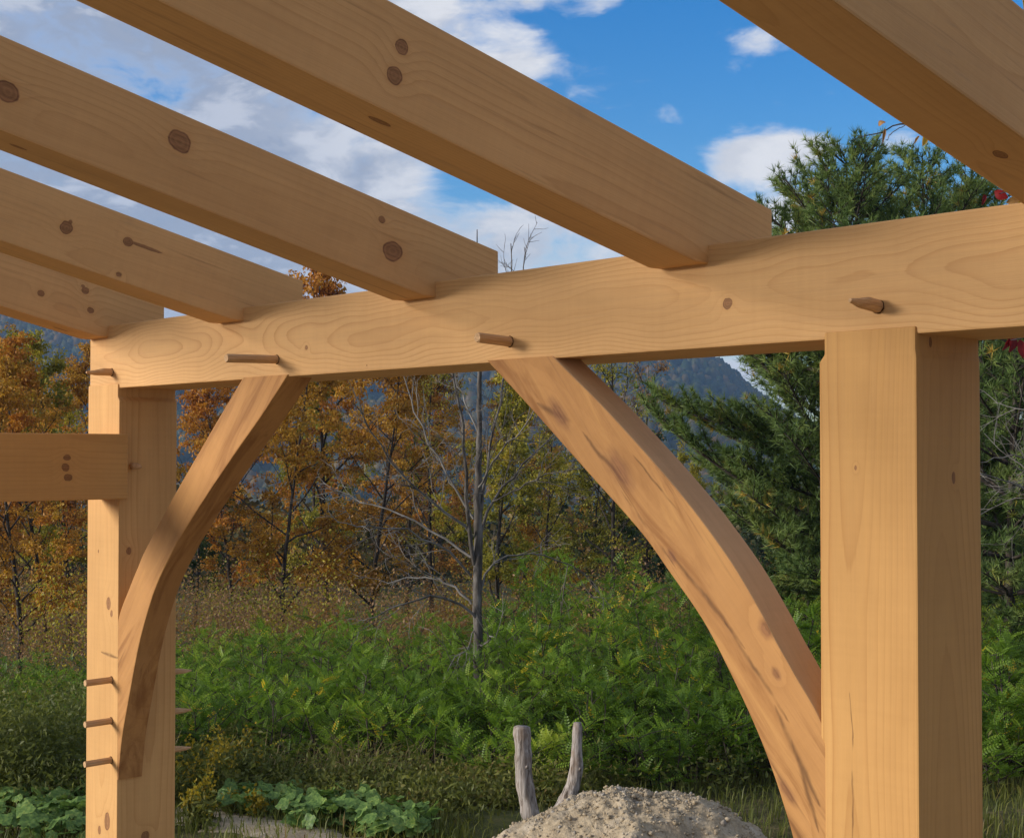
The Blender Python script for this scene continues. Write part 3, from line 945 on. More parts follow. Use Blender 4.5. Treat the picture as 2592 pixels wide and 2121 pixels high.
bare_tree("bare_tree", [(993, 1440, 13), (990, 1340, 12.5), (989, 1250, 12.5), (991, 1150, 12), (990, 1050, 11), (992, 960, 9), (993, 860, 7), (994, 780, 6), (991, 640, 3.5), (988, 475, 1.2)], [
    ([(985, 1170), (972, 1070), (962, 960), (955, 860), (940, 770), (925, 640)], 7, -0.5),
    ([(994, 1060), (1012, 960), (1032, 860), (1045, 780), (1058, 620), (1062, 500)], 5, 0.8),
    ([(1045, 790), (1075, 640), (1086, 515)], 2.5, 0.3),
    ([(993, 1110), (1020, 1040), (1075, 975), (1140, 910), (1165, 870)], 5, 0.7),
    ([(1020, 1040), (1070, 1012), (1140, 985), (1230, 965)], 3.0, -0.5),
    ([(980, 1110), (900, 1040), (820, 965), (770, 890), (745, 830)], 4.5, -0.9),
    ([(978, 1075), (930, 990), (880, 900), (850, 820), (830, 760)], 4.2, 0.6),
    ([(976, 1160), (900, 1100), (820, 1062), (740, 1035), (690, 1010)], 4.2, 0.5),
    ([(974, 1190), (910, 1130), (830, 1098), (760, 1090), (700, 1085)], 3.8, -0.8),
    ([(984, 1258), (930, 1208), (880, 1196), (800, 1206)], 4.5, 0.3),
    ([(986, 1278), (940, 1245), (880, 1240), (820, 1256), (765, 1280)], 4.6, -0.6),
    ([(995, 1220), (1010, 1180), (1060, 1150), (1120, 1148), (1180, 1172), (1225, 1200)], 4.0, 0.5),
    ([(985, 1300), (965, 1340), (925, 1390), (905, 1460), (890, 1510)], 2.0, -0.6),
    ([(994, 1010), (1030, 940), (1090, 880), (1120, 820)], 3.4, -0.6),
    ([(992, 900), (960, 820), (925, 760), (905, 660)], 3.0, 0.4),
    ([(994, 1340), (1020, 1318), (1032, 1345)], 3.2, -0.4),
], 13.6, "bare grey many branched tree standing in the green thicket between the braces", 8.0, 33, M_GREYBARK)

bare_tree("bare_tree", [(2240, 1420, 13), (2232, 1200, 12), (2225, 1050, 10), (2230, 900, 7), (2235, 780, 4)], [
    ([(2228, 1090), (2160, 1035), (2090, 1000), (2020, 985)], 4.2, -0.4),
    ([(2228, 1060), (2170, 1000), (2110, 960), (2040, 900)], 3.6, 0.4),
    ([(2228, 1010), (2170, 960), (2090, 945), (2030, 960)], 3.6, -0.2),
    ([(2230, 960), (2180, 890), (2120, 850), (2060, 830)], 3.0, 0.3),
    ([(2228, 1040), (2150, 1030), (2080, 1040), (2030, 1060)], 3.0, 0.2),
], 14.0, "pale leafless branches crossing the gap right of the right post", 6.0, 34, M_TWIG)

# ------------------------------------------------------------------ the locust thicket
def thicket_top(px):
    """row of the photograph that the thicket's top reaches, by column"""
    return np.interp(px, [-200, 0, 180, 380, 560, 760, 900, 1010, 1130, 1300, 1500, 1680, 1900, 2122, 2300],
                     [1385, 1375, 1385, 1325, 1300, 1300, 1310, 1265, 1215, 1225, 1245, 1235, 1260, 1290, 1290])


rng = np.random.default_rng(41)
VV, TT, ST = [], [], []
rows_ = []
for Dv, step in ((10.5, 64), (11.05, 62), (11.6, 62), (12.6, 70), (13.8, 74), (15.2, 78), (17.0, 74), (19.0, 74), (21.0, 80)):
    px = -180.0
    while px < 2330:
        rows_.append((px + rng.uniform(-25, 25), Dv + rng.uniform(-0.5, 0.5)))
        px += step * rng.uniform(0.8, 1.2)
for px, Dv in rows_:
    b = place(px, Dv)
    top = EYE + (938.7 - (thicket_top(px) + rng.uniform(-8, 55))) / 3113.5 * Dv
    H = top - b[2]
    if (Dv < 10.85 and px < 900 + 60 * math.sin(px)) or (Dv < 11.4 and px < 330):
        continue
    lim = {True: 0.55}.get(px < 330 and Dv < 12.9, 9)
    # nearer bushes are lower: the thicket slopes up from the yard
    H *= np.interp(Dv, [10.3, 11, 12.6, 15, 17, 21], [0.46, 0.66, 1.02, 1.30, 1.52, 1.50])
    H = min(H, lim + 0.6)
    if H < 0.4:
        continue
    far = Dv > 14.6
    yel = 0.10 if rng.uniform() < 0.08 else 0.004
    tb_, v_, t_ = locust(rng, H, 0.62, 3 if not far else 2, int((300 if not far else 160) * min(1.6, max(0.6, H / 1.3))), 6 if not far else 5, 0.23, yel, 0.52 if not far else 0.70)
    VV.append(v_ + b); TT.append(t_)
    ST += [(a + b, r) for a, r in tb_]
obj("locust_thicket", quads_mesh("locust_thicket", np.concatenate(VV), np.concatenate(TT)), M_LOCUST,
    label="dense green feathery thicket filling the middle distance behind the timber frame", cat="thicket", kind='stuff')
obj("thicket_stems", tubes_mesh("thicket_stems", ST, 3), M_BARK,
    label="thin dark stems inside the green thicket", cat="stems", kind='stuff')

for (px, Dv, ytop, R, nst, yel, label) in [
    (1565, 12.2, 1120, 0.42, 2, 0.0, "tall bright green locust shoot rising behind the right brace beside the post"),
    (1655, 11.6, 1225, 0.50, 3, 0.0, "bushy green locust sapling between right brace and right post"),
    (1290, 11.4, 1300, 0.60, 3, 0.12, "yellow flecked locust sapling behind the dirt mound's left side"),
    (1440, 11.2, 1395, 0.55, 3, 0.10, "locust sapling with yellowing lower leaves behind the dirt mound under the brace"),
    (1105, 12.4, 1235, 0.62, 3, 0.14, "locust sapling with a yellow patch above the weathered stumps"),
    (2085, 10.6, 1300, 0.50, 3, 0.02, "bright green locust sapling right of the right post"),
    (430, 12.6, 1370, 0.55, 3, 0.0, "rounded locust sapling just right of the left post's lower half"),
    (640, 12.6, 1360, 0.62, 3, 0.0, "locust sapling above the squash leaves and the path"),
]:
    b = place(px, Dv)
    H = EYE + (938.7 - ytop) / 3113.5 * Dv - b[2]
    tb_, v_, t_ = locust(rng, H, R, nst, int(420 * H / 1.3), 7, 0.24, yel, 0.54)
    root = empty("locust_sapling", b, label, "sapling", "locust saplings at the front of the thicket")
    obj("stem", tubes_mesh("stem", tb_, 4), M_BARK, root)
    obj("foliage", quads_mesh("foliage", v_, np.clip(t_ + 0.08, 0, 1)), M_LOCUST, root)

# ------------------------------------------------------------------ weeds, grass, flowers (stuff)
rng = np.random.default_rng(51)
Cw, Tw = [], []
for i in range(380):
    if rng.uniform() < 0.8:
        px, Dv = rng.uniform(-150, 560), rng.uniform(9.3, 12.6)
    else:
        px, Dv = rng.uniform(300, 2250), rng.uniform(9.9, 11.8)
    if 330 < px < 900 and Dv < 9.9 + (px - 330) * -0.001:
        continue
    b = place(px, Dv)
    h = rng.uniform(0.2, 0.6) * (1.15 if px < 200 else 0.6)
    m = int(150 * h / 0.4)
    q = rng.normal(0, 1, (m, 3)) * [0.13, 0.13, 0] + np.stack([np.zeros(m), np.zeros(m), rng.uniform(0.02, h, m)], -1)
    Cw.append(b + q); Tw.append(np.clip(rng.normal(0.45, 0.2) + rng.normal(0, 0.12, m), 0, 1))
for i in range(260):
    px, Dv = rng.uniform(280, 1250), rng.uniform(9.0, 10.5)
    if px < 640 and Dv < 9.7 or (px < 930 and Dv < 9.2) or (px > 1030 and Dv < 9.45):
        continue
    b = place(px, Dv)
    h = rng.uniform(0.08, 0.26)
    m = int(rng.uniform(40, 110))
    q = rng.normal(0, 1, (m, 3)) * [0.12, 0.12, 0] + np.stack([np.zeros(m), np.zeros(m), rng.uniform(0.01, h, m)], -1)
    Cw.append(b + q); Tw.append(np.clip(rng.normal(0.6, 0.25) + rng.normal(0, 0.14, m), 0, 1))
for (px, Dv) in ((1122, 9.6), (1150, 9.6), (1200, 9.7), (1060, 9.5)):
    b = place(px, Dv)
    q = rng.normal(0, 1, (130, 3)) * [0.10, 0.10, 0] + np.stack([np.zeros(130), np.zeros(130), rng.uniform(0.01, 0.16, 130)], -1)
    Cw.append(b + q); Tw.append(np.clip(rng.normal(0.5, 0.2, 130), 0, 1))
obj("weeds", leaf_cloud("weeds", np.concatenate(Cw), 0.045, rng, 0.0, np.concatenate(Tw), 0.4), M_WEED,
    label="low mixed weeds between the path and the thicket", cat="weeds", kind='stuff')


def blades(name, spots, n_each, h, mat, label, rng, spread=0.12, bend=0.5, wd=0.004):
    Vs, Ts = [], []
    for b in spots:
        m = n_each
        root = b + rng.normal(0, 1, (m, 3)) * [spread, spread, 0]
        az = rng.uniform(0, 2 * PI, m)
        dr = np.stack([np.cos(az), np.sin(az), 0 * az], -1)
        hh = h * rng.uniform(0.5, 1.2, m)[:, None]
        bd = rng.uniform(0.1, bend, m)[:, None]
        sv = np.stack([-np.sin(az), np.cos(az), 0 * az], -1) * wd
        mid = root + dr * hh * bd * 0.35 + np.array([0, 0, 1]) * hh * 0.6
        tip = root + dr * hh * bd + np.array([0, 0, 1]) * hh * (1.0 - 0.3 * bd)
        Vs.append(np.stack([root - sv, root + sv, mid + sv * 0.8, mid - sv * 0.8, tip], 1).reshape(-1, 3))
        Ts.append(np.repeat(np.clip(rng.normal(0.5, 0.25, m), 0, 1), 5))
    V = np.concatenate(Vs)
    k = np.arange(len(V) // 5)[:, None] * 5
    return obj(name, np_mesh(name, V, [k + [0, 1, 2, 3], k + [3, 2, 4]], {'tint': np.concatenate(Ts)}), mat, label=label, cat="grass", kind='stuff')


spots = [place(rng.uniform(480, 960), rng.uniform(10.2, 10.9)) for i in range(26)] + [place(rng.uniform(-100, 420), rng.uniform(9.6, 11.0)) for i in range(12)]
blades("dry_grass", spots, 13, 0.36, M_STRAW, "straw coloured dry grass behind the squash leaves", rng, 0.17, 1.5, 0.0034)
spots = [(rng.uniform(-150, 2250), rng.uniform(8.0, 10.6)) for i in range(520)]
spots = [place(x_, d_) for x_, d_ in spots if not (1010 < x_ < 1250 and d_ < 9.3)]
blades("green_grass", spots, 16, 0.13, M_WEED, "short green grass and clover along the path", rng, 0.16, 0.9, 0.004)

# goldenrod plants right of the left post
for (px, Dv, h, label) in [(395, 9.5, 0.50, "goldenrod plant with yellow plumes touching the left post's right edge"),
                           (455, 10.0, 0.52, "goldenrod plant with upright yellow tips right of the left post"),
                           (420, 9.0, 0.30, "faded low goldenrod plant in the foreground by the left post's foot"),
                           (500, 9.2, 0.20, "small yellowing goldenrod plant where the path begins")]:
    b = place(px, Dv)
    root = empty("goldenrod_plant", b, label, "plant", "goldenrod by the left post")
    tubes, Cl, Cf = [], [], []
    for s in range(11):
        st = wander(rng, (rng.normal(0, 0.09), rng.normal(0, 0.09), -0.03), (rng.normal(0, 0.2), rng.normal(0, 0.2), 1), h * rng.uniform(0.65, 1.05), 5, 0.06)
        tubes.append((st, np.linspace(0.005, 0.002, 6)))
        for q in range(34):
            p, _ = sample_poly(st, rng.uniform(0.1, 0.85)); Cl.append(p + rng.normal(0, 0.012, 3))
        for q in range(34):
            p, _ = sample_poly(st, rng.uniform(0.72, 1.0)); Cf.append(p + rng.normal(0, 0.022, 3))
    obj("stems", tubes_mesh("stems", tubes, 4), M_WEED, root, kind='stuff')
    obj("foliage", leaf_cloud("foliage", np.array(Cl), 0.07, rng, -0.1, None, 0.25), M_WEED, root)
    obj("bloom", leaf_cloud("bloom", np.array(Cf), 0.026, rng, -0.2, None, 0.7), M_GOLDENROD, root, kind='stuff')

# white asters on the left
mw, T, out = new_mat("white_petals")
principled(T, out, (0.75, 0.74, 0.70), 0.8, spec=0.1)
for (px, py, where) in [(138, 1567, "topmost of the little group left of the left post"), (158, 1577, "nearest the left post's face, a little below the topmost one"),
                        (128, 1604, "lowest left one of the group by the left post"), (164, 1605, "lower one close to the left post's edge"), (146, 1616, "lowest of the group left of the left post")]:
    p = at(px, py, 10.2)
    g = float(ground_z(p[0], p[1]))
    root = empty("aster_flower", (p[0], p[1], g), "small white aster flower, " + where, "flower", "white asters left of the left post")
    hgt = p[2] - g
    obj("stem", tubes_mesh("stem", [(np.array([(0, 0, 0), (0.01, 0, hgt * 0.5), (0, 0, hgt)]), (0.003, 0.0025, 0.002))], 4), M_WEED, root)
    pv, pf = [], []
    for k in range(10):
        a = k * PI / 5
        d = np.array([math.cos(a), math.sin(a), 0.25]); s = np.array([-math.sin(a), math.cos(a), 0]) * 0.008
        c = np.array([0, 0, hgt]); i = len(pv)
        pv += [c + d * 0.004, c + d * 0.022 + s, c + d * 0.036, c + d * 0.022 - s]
        pf.append((i, i + 1, i + 2, i + 3))
    pv = np.array(pv)
    tilt = np.array(Matrix.Rotation(0.7, 3, tuple(np.cross([0, 0, 1], -FWD2))))
    pv = (pv - [0, 0, hgt]) @ tilt.T + [0, 0, hgt]
    obj("petals", np_mesh("petals", pv, np.array(pf)), mw, root)


# ------------------------------------------------------------------ squash plants with single leaves
def squash_leaf(seed):
    r = np.random.default_rng(seed)
    k = 16
    a = np.arange(k) * 2 * PI / k
    rr = 1 + 0.11 * np.cos(5 * a) + r.normal(0, 0.05, k)
    rr[0] = 0.45                                                  # notch at the stalk
    V = [(0.0, 0, 0.0)]
    for q, (f, zz) in enumerate(((0.55, 0.10), (1.0, 0.04))):
        for i in range(k):
            V.append((math.cos(a[i]) * rr[i] * f, math.sin(a[i]) * rr[i] * f, zz + 0.10 * math.sin(5 * a[i]) * f + r.normal(0, 0.03)))
    F3 = [(0, 1 + i, 1 + (i + 1) % k) for i in range(k)]
    F4 = [(1 + i, 1 + k + i, 1 + k + (i + 1) % k, 1 + (i + 1) % k) for i in range(k)]
    return np_mesh("leaf", np.array(V), [np.array(F3), np.array(F4)], {'tint': np.full(len(V), r.uniform(0.25, 0.9))}, smooth=True)


LEAVES = [squash_leaf(s) for s in range(6)]
for lm in LEAVES:
    lm.materials.append(M_SQUASH)
rng = np.random.default_rng(61)
for (regions, cnt, size, label) in [
    ([(-40, 120, 8.6, 9.9), (60, 185, 8.5, 9.7)], 290, 0.045, "sprawling light green squash plant at lower left beside the left post"),
    ([(470, 610, 9.15, 9.75)], 130, 0.048, "squash plant with broad dark leaves at the back end of the path"),
    ([(600, 770, 8.75, 9.4)], 190, 0.045, "squash plant with overlapping broad leaves along the path's right side"),
    ([(750, 900, 8.45, 9.0)], 140, 0.043, "squash plant with smaller leaves at the picture's bottom, left of the dirt mound"),
]:
    c = place((regions[0][0] + regions[0][1]) / 2, (regions[0][2] + regions[0][3]) / 2)
    root = empty("squash_plant", c, label, "squash plant", "squash plants by the path")
    tubes = []
    for i in range(cnt):
        rgn = regions[i % len(regions)]
        b = place(rng.uniform(rgn[0], rgn[1]), rng.uniform(rgn[2], rgn[3]))
        h = rng.uniform(0.03, 0.15)
        s = size * rng.uniform(0.6, 1.35)
        lf = bpy.data.objects.new("leaf", LEAVES[int(rng.integers(6))])
        COL.objects.link(lf)
        lf.parent = root
        top = b + [rng.normal(0, 0.03), rng.normal(0, 0.03), h]
        lf.location = tuple(top - c)
        az = math.atan2(-FWD2[1], -FWD2[0])
        lf.rotation_euler = (rng.normal(0, 0.35), rng.normal(0.35, 0.35), az + rng.normal(0, 1.0))
        lf.scale = (s, s, s)
        tubes.append((np.array([b, (b + top) / 2 + rng.normal(0, 0.01, 3), top]) - c, (0.004, 0.004, 0.003)))
    obj("stalks", tubes_mesh("stalks", tubes, 4), M_WEED, root, kind='stuff')

# ------------------------------------------------------------------ weathered stumps
m, T, out = new_mat("weathered_wood")
pos = T.n('ShaderNodeTexCoord').outputs['Object']
fa = T.noise(T.v('MULTIPLY', pos, (60, 60, 5)), 1.0, 5, 0.65, 0.6)[0]
fb = T.noise(pos, 9.0, 3)[0]
col = T.ramp(fa, [(0.34, (0.06, 0.045, 0.036)), (0.46, (0.26, 0.22, 0.19)), (0.66, (0.50, 0.45, 0.41))])
col = T.mix(T.step(fb, 0.5, 0.68, 0, 0.55), col, (0.20, 0.125, 0.075))
principled(T, out, col, 0.9, fa, 0.9, 0.008, 0.1)
M_WEATHER = m


def stump(pts, Dv, label, seed):
    r_ = np.random.default_rng(seed)
    P = np.array([at(x, y, Dv) for x, y, _ in pts])
    base = P[-1].copy()
    base[2] = ground_z(base[0], base[1])
    P = np.vstack([P, base + [0, 0, -0.1]])[::-1]
    rr = np.array([p[2] for p in pts] + [pts[-1][2]])[::-1] * Dv / 3113.5
    m_ = 26
    L = smooth_line(P, m_)
    R_ = np.interp(np.linspace(0, len(rr) - 1, m_), range(len(rr)), rr)
    root = empty("tree_stump", base, label, "stump", "weathered stumps behind the dirt mound")
    k = 18
    ang = np.arange(k) * 2 * PI / k
    prof = 1 + 0.07 * np.sin(3 * ang + seed) + 0.05 * np.sin(7 * ang) + r_.normal(0, 0.07, k)
    V = []
    for i in range(m_):
        tw = 0.25 * i / m_
        lump = 1 + 0.05 * math.sin(i * 1.1 + seed)
        for j in range(k):
            a = ang[j] + tw
            V.append(L[i] - base + np.array([math.cos(a), math.sin(a), 0]) * R_[i] * prof[j] * lump * (1 + r_.normal(0, 0.04)))
    idx = np.arange(m_ * k).reshape(m_, k)
    jx = np.roll(idx, -1, 1)
    F = np.stack([idx[:-1], jx[:-1], jx[1:], idx[1:]], -1).reshape(-1, 4)
    obj("trunk", np_mesh("trunk", np.array(V), F, smooth=True), M_WEATHER, root)
    top = np.array(V[-k:]); c = top.mean(0)
    tv = np.vstack([c + [0, 0, 0.012], c + (top - c) * 0.97 + [0, 0, 0.010], top])
    tf = [(0, 1 + j, 1 + (j + 1) % k) for j in range(k)]
    tq = [(1 + j, 1 + k + j, 1 + k + (j + 1) % k, 1 + (j + 1) % k) for j in range(k)]
    obj("cut_top", np_mesh("cut_top", tv, [np.array(tf), np.array(tq)]), M_WEATHER, root)
    # a broken branch stub
    q, d = sample_poly(L, 0.62)
    s = -FWD2 * 0.8 + RIGHT * 0.4 + UPW * 0.3
    obj("branch_stub", tubes_mesh("branch_stub", [(np.array([q, q + s * 0.045, q + s * 0.06]) - base, (0.018, 0.014, 0.004))], 7), M_WEATHER, root)


stump([(1081, 1508, 16), (1084, 1560, 16), (1087, 1620, 17), (1100, 1690, 18)], 8.95, "upright grey weathered stump with a flat sawn top left of the dirt mound", 1)
stump([(1197, 1500, 9), (1196, 1545, 11), (1194, 1600, 14), (1178, 1650, 17), (1150, 1690, 15)], 9.15, "thin crooked weathered stump right behind the flat topped one", 2)

# ------------------------------------------------------------------ dirt mound
mc = place(1325, 7.75)
rng = np.random.default_rng(71)
NR, NA = 90, 200
V = []
for i in range(NR):
    for j in range(NA):
        a = j * 2 * PI / NA
        f = i / (NR - 1)
        rmax = 1.04 + 0.08 * math.sin(2 * a + 1) + 0.07 * math.sin(5 * a)
        r_ = f * rmax
        x, y = math.cos(a) * r_, math.sin(a) * r_
        h = 0.455 * (math.cos(min(1, f ** 1.45) * PI) * 0.5 + 0.5) ** 0.85
        nz = mnoise.fractal((x * 3.2, y * 3.2, 1.7), 0.7, 2.0, 5)
        cl = mnoise.fractal((x * 16, y * 16, 5.1), 0.9, 2.1, 4)
        h += (0.042 * nz + 0.016 * cl) * min(1.0, (1 - f) * 5)
        V.append((x, y, h - 0.04 * f))
idx = np.arange(NR * NA).reshape(NR, NA); jx = np.roll(idx, -1, 1)
F = np.stack([idx[:-1], idx[1:], jx[1:], jx[:-1]], -1).reshape(-1, 4)
mound = empty("dirt_mound", mc, "tan heap of loose dirt and stones at the bottom of the picture", "dirt mound")
MV = np.array(V)
obj("soil", np_mesh("soil", MV, F, smooth=True), M_EARTH, mound)
mst, T, out = new_mat("pebble_stone")
pos = T.n('ShaderNodeTexCoord').outputs['Object']
rn = T.n('ShaderNodeObjectInfo').outputs['Random']
col = T.mix(rn, (0.27, 0.23, 0.18), (0.46, 0.42, 0.36))
principled(T, out, col, 0.85, T.noise(pos, 3, 4)[0], 0.4, 0.05, 0.2)
STONES = []
for s in range(4):
    r_ = np.random.default_rng(s)
    me = np_mesh("stone", ico_v * [1.0, 0.8, 0.6] * r_.uniform(0.75, 1.2, (12, 1)), ico_f)
    me.materials.append(mst)
    STONES.append(me)
for i in range(130):
    k = int(rng.integers(NR * NA // 12, NR * NA * 0.72))
    o = bpy.data.objects.new("stone", STONES[i % 4])
    COL.objects.link(o); o.parent = mound
    o.location = tuple(MV[k] + [0, 0, 0.004])
    s = float(np.clip(rng.lognormal(-4.55, 0.45), 0.006, 0.035))
    o.scale = (s, s, s); o.rotation_euler = tuple(rng.uniform(0, 6, 3))
# loose crumbs
n = 5200
ks_ = rng.integers(NA * 2, int(NR * NA * 0.85), n)
cs = np.clip(rng.lognormal(-5.35, 0.5, n), 0.002, 0.018)
obj("soil_crumbs", crown_blobs("soil_crumbs", MV[ks_] + rng.normal(0, 0.01, (n, 3)) * [1, 1, 0.2], cs, cs * 0.8, rng, np.zeros(n)), M_EARTH, mound, kind='stuff')

# ------------------------------------------------------------------ the timber frame
YF = 2.1947                    # front of the posts
YB = 2.395                     # back of the posts
ZB, ZT = EYE + 0.2016, EYE + 0.400     # plate
PF = YF + 0.005                # front of the plate
XL0, XL1 = -4.4794, -4.2690
XR0, XR1 = -1.6285, -1.4285
frame = empty("timber_frame", (-3.0, 2.295, 0.0), "open pine timber frame of posts, plate beam, rafters and curved braces", "timber frame")
ORG = np.array([-3.0, 2.295, 0.0])


def add_part(name, me, mat, label=None, parent=None):
    """meshes are given in place; parts keep the object's own space so that grain follows the timber"""
    o = obj(name, me, mat, None, None, label)
    o.parent = parent or frame
    if parent is None:
        o.location = tuple(-ORG)
    return o


def bevelled(me, w=0.004, seg=2):
    import bmesh
    bm = bmesh.new(); bm.from_mesh(me)
    bmesh.ops.recalc_face_normals(bm, faces=bm.faces)
    es = [e for e in bm.edges if e.is_manifold and e.calc_face_angle(0) > 0.5]
    bmesh.ops.bevel(bm, geom=es, offset=w, segments=seg, profile=0.6, affect='EDGES', clamp_overlap=True)
    bm.to_mesh(me); bm.free()
    return me


def prism(name, poly, axis, a0, a1, w=0.004):
    """extrude polygon; axis 'y': poly in (x,z), axis 'x': poly in (y,z)"""
    n = len(poly)
    V = []
    for q in (a0, a1):
        for p in poly:
            V.append((p[0], q, p[1]) if axis == 'y' else (q, p[0], p[1]))
    me = bpy.data.meshes.new(name)
    F = [tuple(range(n))[::-1], tuple(range(n, 2 * n))] + [(i, (i + 1) % n, n + (i + 1) % n, n + i) for i in range(n)]
    me.from_pydata(V, [], F)
    return bevelled(me, w)


def kx(px, py, X, rpx, st=1.25):
    p = on_x(px, py, X)
    return (p, rpx * ((p - CAM) @ FWD2) / 3113.5, st)


def ky(px, py, Y, rpx, st=1.25):
    p = on_y(px, py, Y)
    return (p, rpx * ((p - CAM) @ FWD2) / 3113.5, st)


XAX, YAX, ZAX = (1, 0, 0), (0, 1, 0), (0, 0, 1)
# posts, cut back a little under the plate (housings)
zr0, zr1 = ZB - 0.040, ZB - 0.027
ov = ZB + 0.0127
left_post = [(XL0, -0.4), (XL1, -0.4), (XL1, zr0), (XL1 - 0.010, zr1), (XL1 - 0.010, ov), (XL0, ov)]
m_lp = wood("left_post_pine", ZAX, YAX, (XL0 + 0.11, YF + 0.10, 0), 0.0105, PINE_E, PINE_L, [
    ky(225, 1250, YF, 8.5, 1.5), ky(231, 1271, YF, 5, 1.3), ky(222, 1701, YF, 11, 1.5), ky(206, 1719, YF, 6, 1.4), ky(204, 1142, YF, 2.2, 1.5),
    kx(267, 1141, XL1, 5.5), kx(301, 1733, XL1, 9)], wob=0.022, wfreq=0.9, seed=3.3, cracks=[(on_y(208, 1350, YF), on_y(246, 1363, YF), 0.004)])
lp = add_part("post", prism("post", left_post, 'y', YF, YB), m_lp)
hz = EYE - 0.515
right_post = [(XR0 + 0.008, -0.4), (XR1, -0.4), (XR1, zr0), (XR1 - 0.002, zr1), (XR1 - 0.002, ov), (XR0 + 0.011, ov), (XR0 + 0.011, zr1),
              (XR0, zr0), (XR0, hz + 0.012), (XR0 + 0.008, hz)]
m_rp = wood("right_post_pine", ZAX, XAX, (XR0 + 0.065, YF + 0.085, 0), 0.0085, (0.52, 0.275, 0.094), (0.345, 0.150, 0.042), [
    ky(1773, 969, YF, 3, 1.6), kx(1930, 709, XR1, 6, 1.7), kx(1976, 990, XR1, 6, 1.9)], wob=0.045, wfreq=0.75, strength=0.75, seed=7.1,
    cracks=[(on_y(1766, 1500, YF), on_y(1768, 1760, YF), 0.0016), (on_y(1760, 1430, YF), on_y(1768, 1530, YF), 0.0010)])
rp = add_part("post", prism("post", right_post, 'y', YF, YB), m_rp)

# plate beam
m_pl = wood("plate_pine", XAX, ZAX, (-3, YF + 0.072, ZB + 0.10), 0.0082, (0.62, 0.35, 0.148), (0.40, 0.18, 0.058), [
    ky(1508, 629, PF, 11, 1.1), ky(635, 720, PF, 4, 1.2), ky(760, 757, PF, 1.6, 1.0)], wob=0.055, wfreq=1.7, strength=0.85, seed=1.7)
PLB = PF + 0.222
pl = add_part("plate_beam", prism("plate_beam", [(PF, ZB), (PLB, ZB), (PLB, ZT), (PF, ZT)], 'x', XL0 + 0.0008, 1.1), m_pl)

# rafters
S = 0.2373
zr = EYE + 0.3551
zn = EYE + 0.3632
HR, WR = 0.1792, 0.124
rafter_knots = [
    lambda X: [kx(85, 608, X, 6), kx(177, 602, X, 6.5), kx(188, 643, X, 6), kx(172, 593, X, 3)],
    lambda X: [kx(138, 472, X, 13, 1.0), kx(146, 460, X, 4, 1.0), kx(265, 501, X, 9, 1.2), kx(300, 512, X, 3.2, 12.0), kx(246, 569, X, 4.5)],
    lambda X: [kx(372, 294, X, 21, 1.2), kx(15, 190, X, 21, 1.2), kx(791, 455, X, 7), kx(815, 521, X, 21, 1.1)],
    lambda X: [kx(833, 98, X, 15, 1.1), kx(818, 158, X, 18, 1.1)],
    lambda X: []]
bottom_knots = {2: [(38, 305, 6, 3.0)], 3: [(787, 252, 9, 3.0), (722, 264, 7, 2.6)], 4: [(2073, 320, 13, 1.6)], 1: [(250, 712, 4, 3)], 0: [(125, 682, 4, 4)]}


def on_bottom(px, py):
    """point on the plane of the rafters' undersides"""
    d = FWD + RIGHT * (px - 1061.0) / 3113.5 - UP * (py - 868.0) / 3113.5
    # z = zr - S*(y-PF)
    t = (zr + S * PF - CAM[2]) / (d[2] + S * d[1])
    return CAM + d * t


for k, X in enumerate((-4.354, -3.5597, -2.7217, -1.8899, -1.0556)):
    y_end = -2.4
    poly = [(y_end, zr - S * (y_end - PF)), (PF - 0.035, zn), (YB, zn), (YB, zr + HR - S * (YB - PF)), (y_end, zr + HR - S * (y_end - PF))]
    ks = rafter_knots[k](X)
    for (px, py, r_, st) in bottom_knots.get(k, []):
        p = on_bottom(px, py)
        ks.append((p, r_ * ((p - CAM) @ FWD2) / 3113.5, st))
    y0 = YF - 1.0
    pz = zr - S * (y0 - PF) + HR * (0.12 if k % 2 else 0.3)
    tn = (1.0, 1.07, 0.98, 1.03, 0.93)[k]
    mt = wood("rafter_pine", (0, 1, -S), XAX, (X - WR * 0.75, y0, pz), 0.0095, (0.60 * tn, 0.335 * tn, 0.14 * tn), (0.40 * tn, 0.19 * tn, 0.064 * tn), ks, wob=0.028, wfreq=0.8 + 0.1 * k,
              strength=0.62, seed=2.0 + 3.1 * k, grey=0.40 if k == 4 else 0.18, streaks=0.38)
    add_part("rafter", prism("rafter", poly, 'x', X - WR, X), mt)

# tie beam to the left
XT = -4.246
m_tb = wood("tie_pine", YAX, ZAX, (XT - 0.10, 1.0, EYE + 0.06), 0.0095, (0.58, 0.305, 0.105), (0.43, 0.20, 0.06), [
    kx(139, 948, XT, 6), kx(136, 968, XT, 8, 1.0), kx(141, 989, XT, 7)], wob=0.02, wfreq=0.8, strength=0.5, seed=9.4)
tb = add_part("tie_beam", prism("tie_beam", [(-2.4, EYE - 0.1415), (YF + 0.02, EYE - 0.1415), (YF + 0.02, EYE + 0.059), (-2.4, EYE + 0.059)], 'x', XT - 0.15, XT), m_tb)


